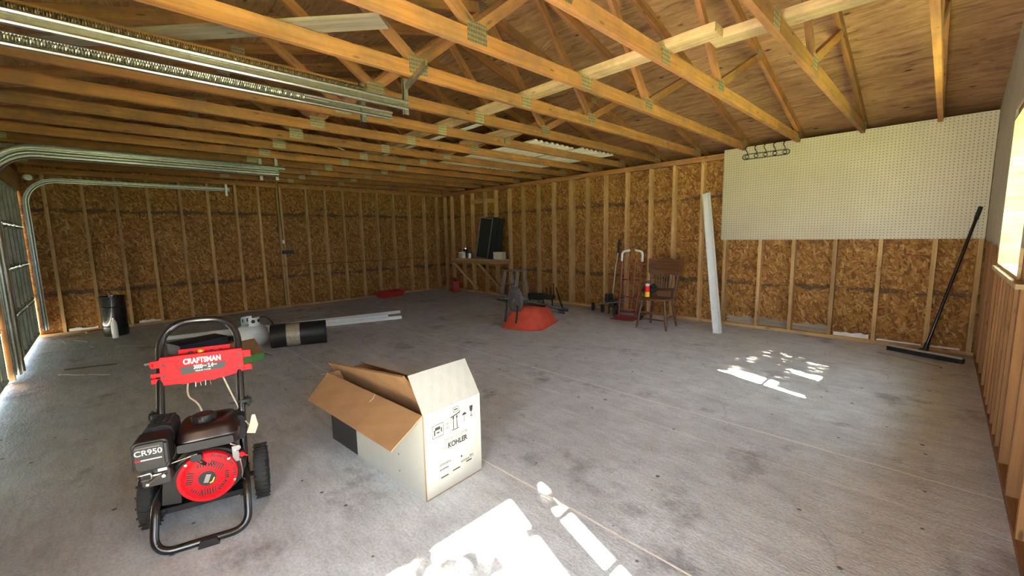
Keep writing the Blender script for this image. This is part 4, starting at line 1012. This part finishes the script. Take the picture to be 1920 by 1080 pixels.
MB().tube([bx_ @ Vector((-4.58, 5.68, .035)), bx_ @ Vector((-5.17, 6.215, .30))], [.018, .014], 8).make('bar', 'black', bb, smooth=60)
MB().box(-.07, .09, -.025, .025, 0, .03).make('foot', 'black', bb, Matrix.Translation((.02, -.08, 0)) @ Matrix.Rotation(-.5, 4, 'Z'), bevel=.005)
MB().lathe([(.022, -.03), (.022, .03)], 12, (0, 0, 0), 'x').make('pivot', 'steel', bb, Matrix.Translation((-.02, -.03, .045)), smooth=40)

# ---- gas can in the corner
gc = empty('gas_can', (-8.12, 5.98, 0), -.3, 'dull red plastic fuel can on the floor in the far corner', 'fuel can')
MB().prism([(-.13, 0), (.13, 0), (.14, .03), (.14, .22), (.10, .28), (-.10, .28), (-.14, .22), (-.14, .03)], -.085, .085, 'y').make('body', 'redcan', gc, bevel=.02, smooth=40)
MB().tube(fillet([(-.09, 0, .27), (-.07, 0, .34), (.06, 0, .34), (.08, 0, .28)], .03, 5), .014, 8).make('handle', 'redcan', gc, smooth=60)
MB().lathe([(.03, .27), (.03, .31)], 16, (.10, 0, 0)).make('cap', 'dlabel', gc, smooth=40)
MB().box(-.07, .07, -.0875, -.086, .09, .19).make('label_patch', 'wrap', gc)

# ---- red boot tray / sled by the far wall
rt = empty('red_tub', (-8.66, 4.58, 0), .0, 'low dark red plastic tub against the far left wall', 'tub')
vs = [(x*a, y*b, z) for a, b, z in ((.13, .25, 0), (.17, .30, .13), (.18, .315, .135), (.18, .315, .12)) for x, y in ((-1, -1), (1, -1), (1, 1), (-1, 1))]
fs = [(0, 3, 2, 1)]+[(i*4+k, i*4+(k+1) % 4, i*4+4+(k+1) % 4, i*4+4+k) for i in range(3) for k in range(4)]
m = MB().add(vs, fs).add([(x*.95, y*.96, z+.004) for x, y, z in vs[:8]], [(0, 1, 2, 3)]+[(k, k+4, (k+1) % 4+4, (k+1) % 4) for k in range(4)])
m.make('tub_body', 'redcan', rt, bevel=.01); MB().tube(fillet([(.17, -.08, .12), (.19, -.08, .155), (.19, .08, .155), (.17, .08, .12)], .02, 4), .007, 6).make('rope_handle', 'rubber', rt)

# ---- wall shelf with screens, jars and a box
sh = empty('wall_shelf', (-7.15, 6.05, 0), 0, 'rough wooden shelf on diagonal braces near the corner of the back wall', 'shelf')
MB().box(-.86, .79, -.22, .12, .80, .822).make('shelf_board', 'shelf', sh)
member('front_rail', (-.86, -.20, .762), (.79, -.20, .762), .035, .075, 'shelf', sh, (0, 1, 0), world=False)
for x in (-.80, .10): member('diagonal_brace', (x, -.19, .72), (x+.42, .185, .08), .036, .085, 'stud', sh, (.8, .6, 0), world=False)
for x in (-.84, .77): member('end_rail', (x, -.18, .762), (x, .20 if x < 0 else .12, .762), .035, .075, 'shelf', sh, (1, 0, 0), world=False)
def screen(p, w_, h_, lean, yaw, label, fr='dlabel'):
    e = empty('window_screen', p, yaw, label, 'window screen', 'window screens on the shelf')
    T = Matrix.Rotation(lean[0], 4, 'X') @ Matrix.Rotation(lean[1], 4, 'Y'); f = MB()
    f.box(-w_/2, w_/2, -.006, .006, 0, .024).box(-w_/2, w_/2, -.006, .006, h_-.024, h_).box(-w_/2, -w_/2+.024, -.006, .006, .024, h_-.024).box(w_/2-.024, w_/2, -.006, .006, .024, h_-.024)
    f.make('screen_frame', fr, e, T); MB().box(-w_/2+.02, w_/2-.02, -.001, .001, .02, h_-.02).make('mesh_panel', 'screen', e, T)
screen((-7.10, 5.99, .826), .40, .90, (-.12, .10), .05, 'largest dark window screen, frontmost on the wall shelf', 'steel')
screen((-6.94, 6.035, .826), .40, .90, (-.12, .07), .05, 'grey framed window screen behind and right of the largest one', 'dlabel')
screen((-6.75, 6.08, .824), .34, .86, (-.10, .04), .05, 'rearmost dark window screen against the stud')
def jar(p, r, h_, mb_, ml, label):
    e = empty('jar', p, 0, label, 'jar', 'jars on the wall shelf')
    MB().lathe([(r*.9, 0), (r, .006), (r, h_*.8), (r*.8, h_*.88)], 18).make('jar_body', mb_, e, smooth=40); MB().lathe([(r*.82, h_*.88), (r*.82, h_)], 18).make('lid', ml, e, smooth=40)
jar((-7.80, 5.94, .822), .055, .13, 'wrap', 'chrome', 'glass jar at the left end of the wall shelf'); jar((-7.70, 6.02, .822), .06, .23, 'dlabel', 'chrome', 'tall dark jar with bright lid on the wall shelf')
jar((-7.63, 5.90, .822), .062, .15, 'cream', 'white', 'pale paint pot on the wall shelf beside the dark jar'); jar((-7.46, 5.95, .822), .065, .14, 'steel', 'dlabel', 'grey can on the wall shelf left of the screens')
tag(MB().box(-.11, .11, -.07, .07, 0, .15).box(-.112, .112, -.072, .072, .13, .152).make('small_carton', 'cream', None, Matrix.Translation((-6.50, 5.98, .8225)) @ Matrix.Rotation(.2, 4, 'Z')), 'small pale carton at the right end of the wall shelf', 'carton')

# ================================================================== LEFT PART OF THE FLOOR
def rail(p0, p1, label, w_=.055, h_=.045):
    m, L = frame(p0, p1, (0, 0, 1))
    pf = [(-h_/2, -w_/2), (h_/2, -w_/2), (h_/2, -w_/2+.012), (-h_/2+.006, -w_/2+.006), (-h_/2+.006, w_/2-.006), (h_/2, w_/2-.012), (h_/2, w_/2), (-h_/2, w_/2)]
    tag(MB().prism(pf, 0, L, 'x').make('gutter_length', 'white', None, m), label, 'gutter length', 'white gutter lengths on the floor')
rail((-7.30, .45, .0235), (-6.60, 3.66, .0235), 'white gutter length on the floor, the one farther back')
rail((-6.98, .80, .0235), (-6.13, 3.42, .0235), 'white gutter length on the floor nearer the black roll')
rail((-6.95, .95, .0705), (-6.20, 3.22, .0705), 'white gutter length lying on top of the nearer one', .05)

rl = empty('felt_roll', (-5.57, 1.68, .145), 0, 'black roll of roofing felt with a clear wrap band lying on the floor', 'roll')
A0, A1 = Vector((-.11, -.29, 0)), Vector((.11, .29, 0)); mm, L = frame(A0, A1, (0, 0, 1))
MB().lathe([(.05, 0), (.142, 0), (.145, .004), (.145, L-.004), (.142, L), (.05, L)], 40, (0, 0, 0), 'x').make('roll_body', 'bplast', rl, mm, smooth=40)
MB().lathe([(.1462, L*.28), (.1468, L*.30), (.1468, L*.50), (.1462, L*.52)], 40, (0, 0, 0), 'x', cap=False).make('wrap_band', 'wrap', rl, mm, smooth=40)
MB().lathe([(.148, 0), (.150, .003), (.148, .006)], 40, (0, 0, 0), 'x').make('end_ring', 'rubber', rl, mm @ Matrix.Translation((L-.02, 0, 0)), smooth=40)

tn = empty('gas_cylinder', (-5.98, 1.25, 0), .55, 'white gas cylinder with collar standing behind the pressure washer', 'gas cylinder')
MB().lathe([(.10, .0), (.12, .0), (.12, .025), (.15, .03), (.172, .06), (.182, .12), (.182, .17), (.17, .215), (.13, .255), (.07, .275), (.03, .28)], 36).make('cylinder_body', 'white', tn, smooth=50)
for a0 in (2.2, 5.3):
    m = MB(); n = 10; vs = []
    for k in range(n+1):
        a = a0+2.0*k/n
        for r, z in ((.095, .262), (.10, .262), (.10, .37), (.095, .37)): vs.append((r*math.cos(a), r*math.sin(a), z))
    fs = [(i*4+j, i*4+(j+1) % 4, i*4+4+(j+1) % 4, i*4+4+j) for i in range(n) for j in range(4)]+[(0, 1, 2, 3), (n*4, n*4+3, n*4+2, n*4+1)]
    m.add(vs, fs).make('collar', 'white', tn, smooth=40)
    for q in (.5, 1.25):
        a = a0+q; MB().lathe([(.022, .094), (.022, .1035)], 14, (0, 0, 0), 'x').make('collar_hole', 'dlabel', tn, Matrix.Rotation(a, 4, 'Z') @ Matrix.Translation((0, 0, .325)), smooth=40)
MB().lathe([(.02, .27), (.018, .32), (.028, .33), (.028, .35)], 14).make('valve', 'steel', tn, smooth=40)
MB().tube(fillet([(.03, .0, .33), (.08, .14, .37), (.15, .20, .26), (.17, .22, .02), (.1, .30, .012)], .08, 6), .009, 8).make('hose', 'rubber', tn, smooth=60)

nb = empty('navy_tote', (-6.25, .74, 0), .30, 'low dark navy tote behind the pressure washer handle', 'tote')
MB().box(-.16, .16, -.26, .26, 0, .12).make('tote_body', 'navy', nb, bevel=.01); MB().box(-.17, .17, -.27, .27, .12, .14).make('lid', 'navy', nb, bevel=.005)
m = MB(); P = []
for k in range(60): a = k*.35; rr = .13+.012*math.sin(k*.9); P.append((rr*math.cos(a)*.8, rr*math.sin(a)*1.2, .006+.0022*k/3))
tag(m.tube(P, .006, 6).make('coiled_cable', 'rubber', None, Matrix.Translation((-6.55, 1.12, 0)), smooth=60), 'coil of thin black cable on the floor behind the navy tote', 'cable')
mm, L = frame((-5.95, .22, .012), (-5.85, .62, .012), (0, 0, 1))
tag(MB().box(0, L, -.012, .012, -.035, .035).make('wood_batten', 'cream', None, mm), 'short pale batten on the floor seen through the washer handle', 'batten')

gb = empty('green_carton', (-5.27, 1.00, 0), .25, 'small green and brown carton with raised lid right of the washer panel', 'carton')
m = MB(); m.box(-.10, .10, -.17, .17, 0, .005)
m.box(-.10, -.096, -.17, .17, .005, .075).box(.096, .10, -.17, .17, .005, .075).box(-.096, .096, -.17, -.166, .005, .075).box(-.096, .096, .166, .17, .005, .075)
m.make('carton_body', 'green', gb)
mm, L = frame((.098, 0, .076), (-.08, 0, .215), (0, 1, 0)); MB().box(0, L, -.17, .17, -.002, .002).make('lid_flap', 'kraft', gb, mm)
mm, L = frame((0, .17, .07), (.02, .27, .01), (1, 0, 0)); MB().box(0, L, -.09, .09, -.002, .002).make('side_flap', 'kraft', gb, mm)

dr = empty('plastic_drum', (-8.25, .05, 0), 0, 'black plastic drum standing by the far left wall near the garage door', 'drum')
MB().lathe([(.12, 0), (.135, .01), (.14, .05), (.14, .545), (.145, .55), (.145, .57), (.135, .57), (.132, .54), (.132, .06)], 36).make('drum_body', 'black', dr, smooth=40)
for z in (.15, .42): MB().lathe([(.14, z-.008), (.1435, z), (.14, z+.008)], 36, cap=False).make('rib', 'black', dr, smooth=40)
wl_ = empty('white_cylinder', (-8.02, .03, 0), 0, 'slim white bottle-like cylinder standing in front of the black drum', 'bottle')
MB().lathe([(.03, 0), (.034, .01), (.036, .16), (.03, .22), (.014, .26)], 20).make('white_cylinder_body', 'white', wl_, smooth=50); MB().lathe([(.015, .26), (.015, .285)], 12).make('cap', 'chrome', wl_, smooth=40)  # upright white cylinder built for the pale streak at the drum

# electrical bits on the far left wall
eb = empty('outlet_box', (XA+.0006, 2.60, 1.08), 0, 'black outlet box screwed to a stud of the far left wall', 'outlet box')
MB().prism(rrect(-.10, .10, -.035, .035, .012), 0, .06, 'x').make('box_body', 'bplast', eb, bevel=.004, smooth=40)
MB().prism(rrect(-.085, .085, -.026, .026, .008), .06, .064, 'x').make('cover', 'dlabel', eb)
pb = empty('cord_connector', (XA+.0006, 2.53, 1.28), 0, 'small pale cord connector hanging above the black outlet box', 'connector')
MB().prism(rrect(-.018, .018, -.035, .035, .01), .012, .045, 'x').make('connector_body', 'white', pb, bevel=.004, smooth=40)
tag(MB().tube([(XA+.012, 2.515, 2.36), (XA+.015, 2.51, 1.9), (XA+.014, 2.53, 1.6), (XA+.02, 2.53, 1.315)], .0045, 6).tube([(XA+.02, 2.53, 1.245), (XA+.012, 2.55, 1.12)], .0045, 6).make('hanging_cable', 'rubber', None, smooth=60), 'thin black cable hanging down the double stud of the far left wall', 'cable')
P = [(XA+.008, 2.25+i*.12, .82+.012*math.sin(i*1.3)) for i in range(30)]
tag(MB().tube(P, .005, 6).make('wall_cable', 'rubber', None, smooth=60), 'black cable running level across the studs of the far left wall', 'cable')

# debris at the garage door corner
random.seed(5)
def stick(i, x, y, a, L, r, lb, mat='oldwood'):
    P = [(k*L/6, .01*math.sin(k*2.1+i)*L*2, r+.002*k % .003) for k in range(7)]
    tag(MB().tube(P, [r*(1-.08*k) for k in range(7)], 6).make('twig', mat, None, Matrix.Translation((x, y, .001)) @ Matrix.Rotation(a, 4, 'Z'), smooth=60), lb, 'twig', 'twigs by the garage doors')
stick(0, -6.15, -.43, .75, .55, .010, 'long pale twig lying by the post between the garage doors')
stick(1, -6.35, -.40, 1.25, .42, .009, 'upright-looking twig touching the longest twig by the door post', 'bark')
stick(2, -8.24, -.38, .45, .28, .007, 'curved twig in the corner by the garage door'); stick(3, -8.30, -.50, .2, .20, .006, 'short twig crossing the curved one in the corner')
stick(4, -7.35, .02, .75, .40, .004, 'very thin pale twig in front of the black drum'); stick(5, -7.6, -.22, .3, .13, .006, 'tiny twig left of the very thin pale one')
lfm = MB()
for k in range(60):
    x, y = random.gauss(-8.62, .07), random.gauss(-.45, .07); 
    if x < XA+.02 or y < YD+.06: continue
    T = Matrix.Translation((x, y, .002+random.random()*.012)) @ Matrix.Rotation(random.uniform(0, 6), 4, 'Z') @ Matrix.Rotation(random.uniform(-.3, .3), 4, 'X')
    lfm.prism([(-.025, 0), (-.01, .012), (.012, .010), (.026, 0), (.012, -.011), (-.01, -.012)], 0, .0012, 'z', T=T)
lf = lfm.make('dry_leaves', 'brace'); tag(lf, 'heap of dry leaves blown into the garage door corner', 'leaves', kind='stuff')
tag(MB().box(-.05, .05, -.10, .10, 0, .03).make('wood_block', 'stud', None, Matrix.Translation((-8.78, -.18, 0)) @ Matrix.Rotation(.3, 4, 'Z')), 'orange wood offcut on the floor in the garage door corner', 'offcut')

# ================================================================== TREES OUTSIDE THE RIGHT WALL (they dapple the sun)
def tree(name, base, crown, label, seed, boughs, n_leaf=900, ls=.05):
    random.seed(seed)
    t = empty(name, base, 0, label, 'tree'); b0 = Vector(base)
    tm = MB().tube([(0, 0, 0), (.1, .05, 2.0), (0, 0, 4.2), (.1, 0, 6.2)], [.14, .12, .09, .04], 10)
    lm = MB()
    for (c, r, n) in boughs:
        c = Vector(c)-b0; st = Vector((.05, 0, min(5.5, max(1.2, c.z-.8)))); tm.tube([st, st.lerp(c, .5)+Vector((0, 0, .15)), c], [.05, .03, .012], 6)
        for k in range(n):
            d = Vector((random.gauss(0, 1), random.gauss(0, 1), random.gauss(0, 1))).normalized()*(r*random.random()**.45)
            T = Matrix.Translation(c+d) @ Euler((random.uniform(0, 6), random.uniform(0, 6), random.uniform(0, 6))).to_matrix().to_4x4()
            lm.add([T @ Vector(v) for v in ((-ls, 0, 0), (0, ls*.5, .004), (ls, 0, 0), (0, -ls*.5, .004))], [(0, 1, 2, 3)])
    tm.make('trunk', 'bark', t, smooth=60); lm.make('foliage', 'leaf', t)
def at_window(y, z, dist, x=XC+.1): return tuple(Vector((x, y, z)) - SD*dist)
def near_gaps(y, z):
    """clear places in the crown as they fall on the near window"""
    if y > .84: return z > 1.95 or (1.76 < z < 1.92 and y < .95)
    lit = ((y-.60)/.19)**2+((z-1.93)/.15)**2 < 1 or ((y-.40)/.14)**2+((z-1.98)/.09)**2 < 1 or ((y-.03)/.10)**2+((z-1.93)/.13)**2 < 1 or (z < 1.70 and ((y-.62)/.17)**2+((z-1.35)/.40)**2 < 1) or ((y-.30)/.05)**2+((z-1.72)/.06)**2 < 1
    return not lit
def far_gaps(y, z):
    lit = (y < 3.53 and z < 1.80 and z > 1.18) or (y < 3.50 and z > 1.93) or (3.5 < y < 3.66 and 1.45 < z < 1.9) or (4.02 < y < 4.14 and z < 1.42)
    return not lit
def grown(base, label, seed, y0, y1, z0, z1, keep, n, ls, dist):
    """a crown whose leaves fill the band of sky that lights the window, thin where keep() is false"""
    random.seed(seed); t = empty('shade_tree', base, 0, label, 'tree'); b0 = Vector(base); lm = MB(); bm_ = MB()
    bm_.tube([(0, 0, 0), (.1, .05, 2.0), (0, 0, 4.4), (-.1, 0, 6.0)], [.14, .12, .09, .04], 10)
    for k in range(n):
        y, z = random.uniform(y0, y1), random.uniform(z0, z1)
        if not keep(y, z) or random.random() < .12: continue
        c = Vector((XC+.1, y, z)) - SD*(dist+random.uniform(-.5, .5)) - b0
        T = Matrix.Translation(c) @ Euler((random.uniform(0, 6), random.uniform(0, 6), random.uniform(0, 6))).to_matrix().to_4x4()
        lm.add([T @ Vector(v) for v in ((-ls, 0, 0), (0, ls*.5, .004), (ls, 0, 0), (0, -ls*.5, .004))], [(0, 1, 2, 3)])
    c = Vector((XC+.1, (y0+y1)/2, (z0+z1)/2)) - SD*dist - b0
    for k in range(7): bm_.tube([(0, 0, c.z-1.2+k*.1), tuple(c*.55+Vector((0, random.uniform(-.3, .3), 0))+Vector((0, 0, (c.z-1)*.45))), tuple(c+Vector((0, random.uniform(-.4, .4), random.uniform(-.3, .3))))], [.04, .02, .008], 6)
    bm_.make('trunk', 'bark', t, smooth=60); lm.make('foliage', 'leaf', t)
grown((4.6, -2.2, -.12), 'tree outside the near window of the right wall', 21, -.45, 1.05, .75, 2.15, near_gaps, 11000, .036, 3.6)
grown((4.6, 1.2, -.12), 'tree outside the far window of the right wall', 22, 3.35, 4.75, .95, 2.15, far_gaps, 9500, .038, 3.6)
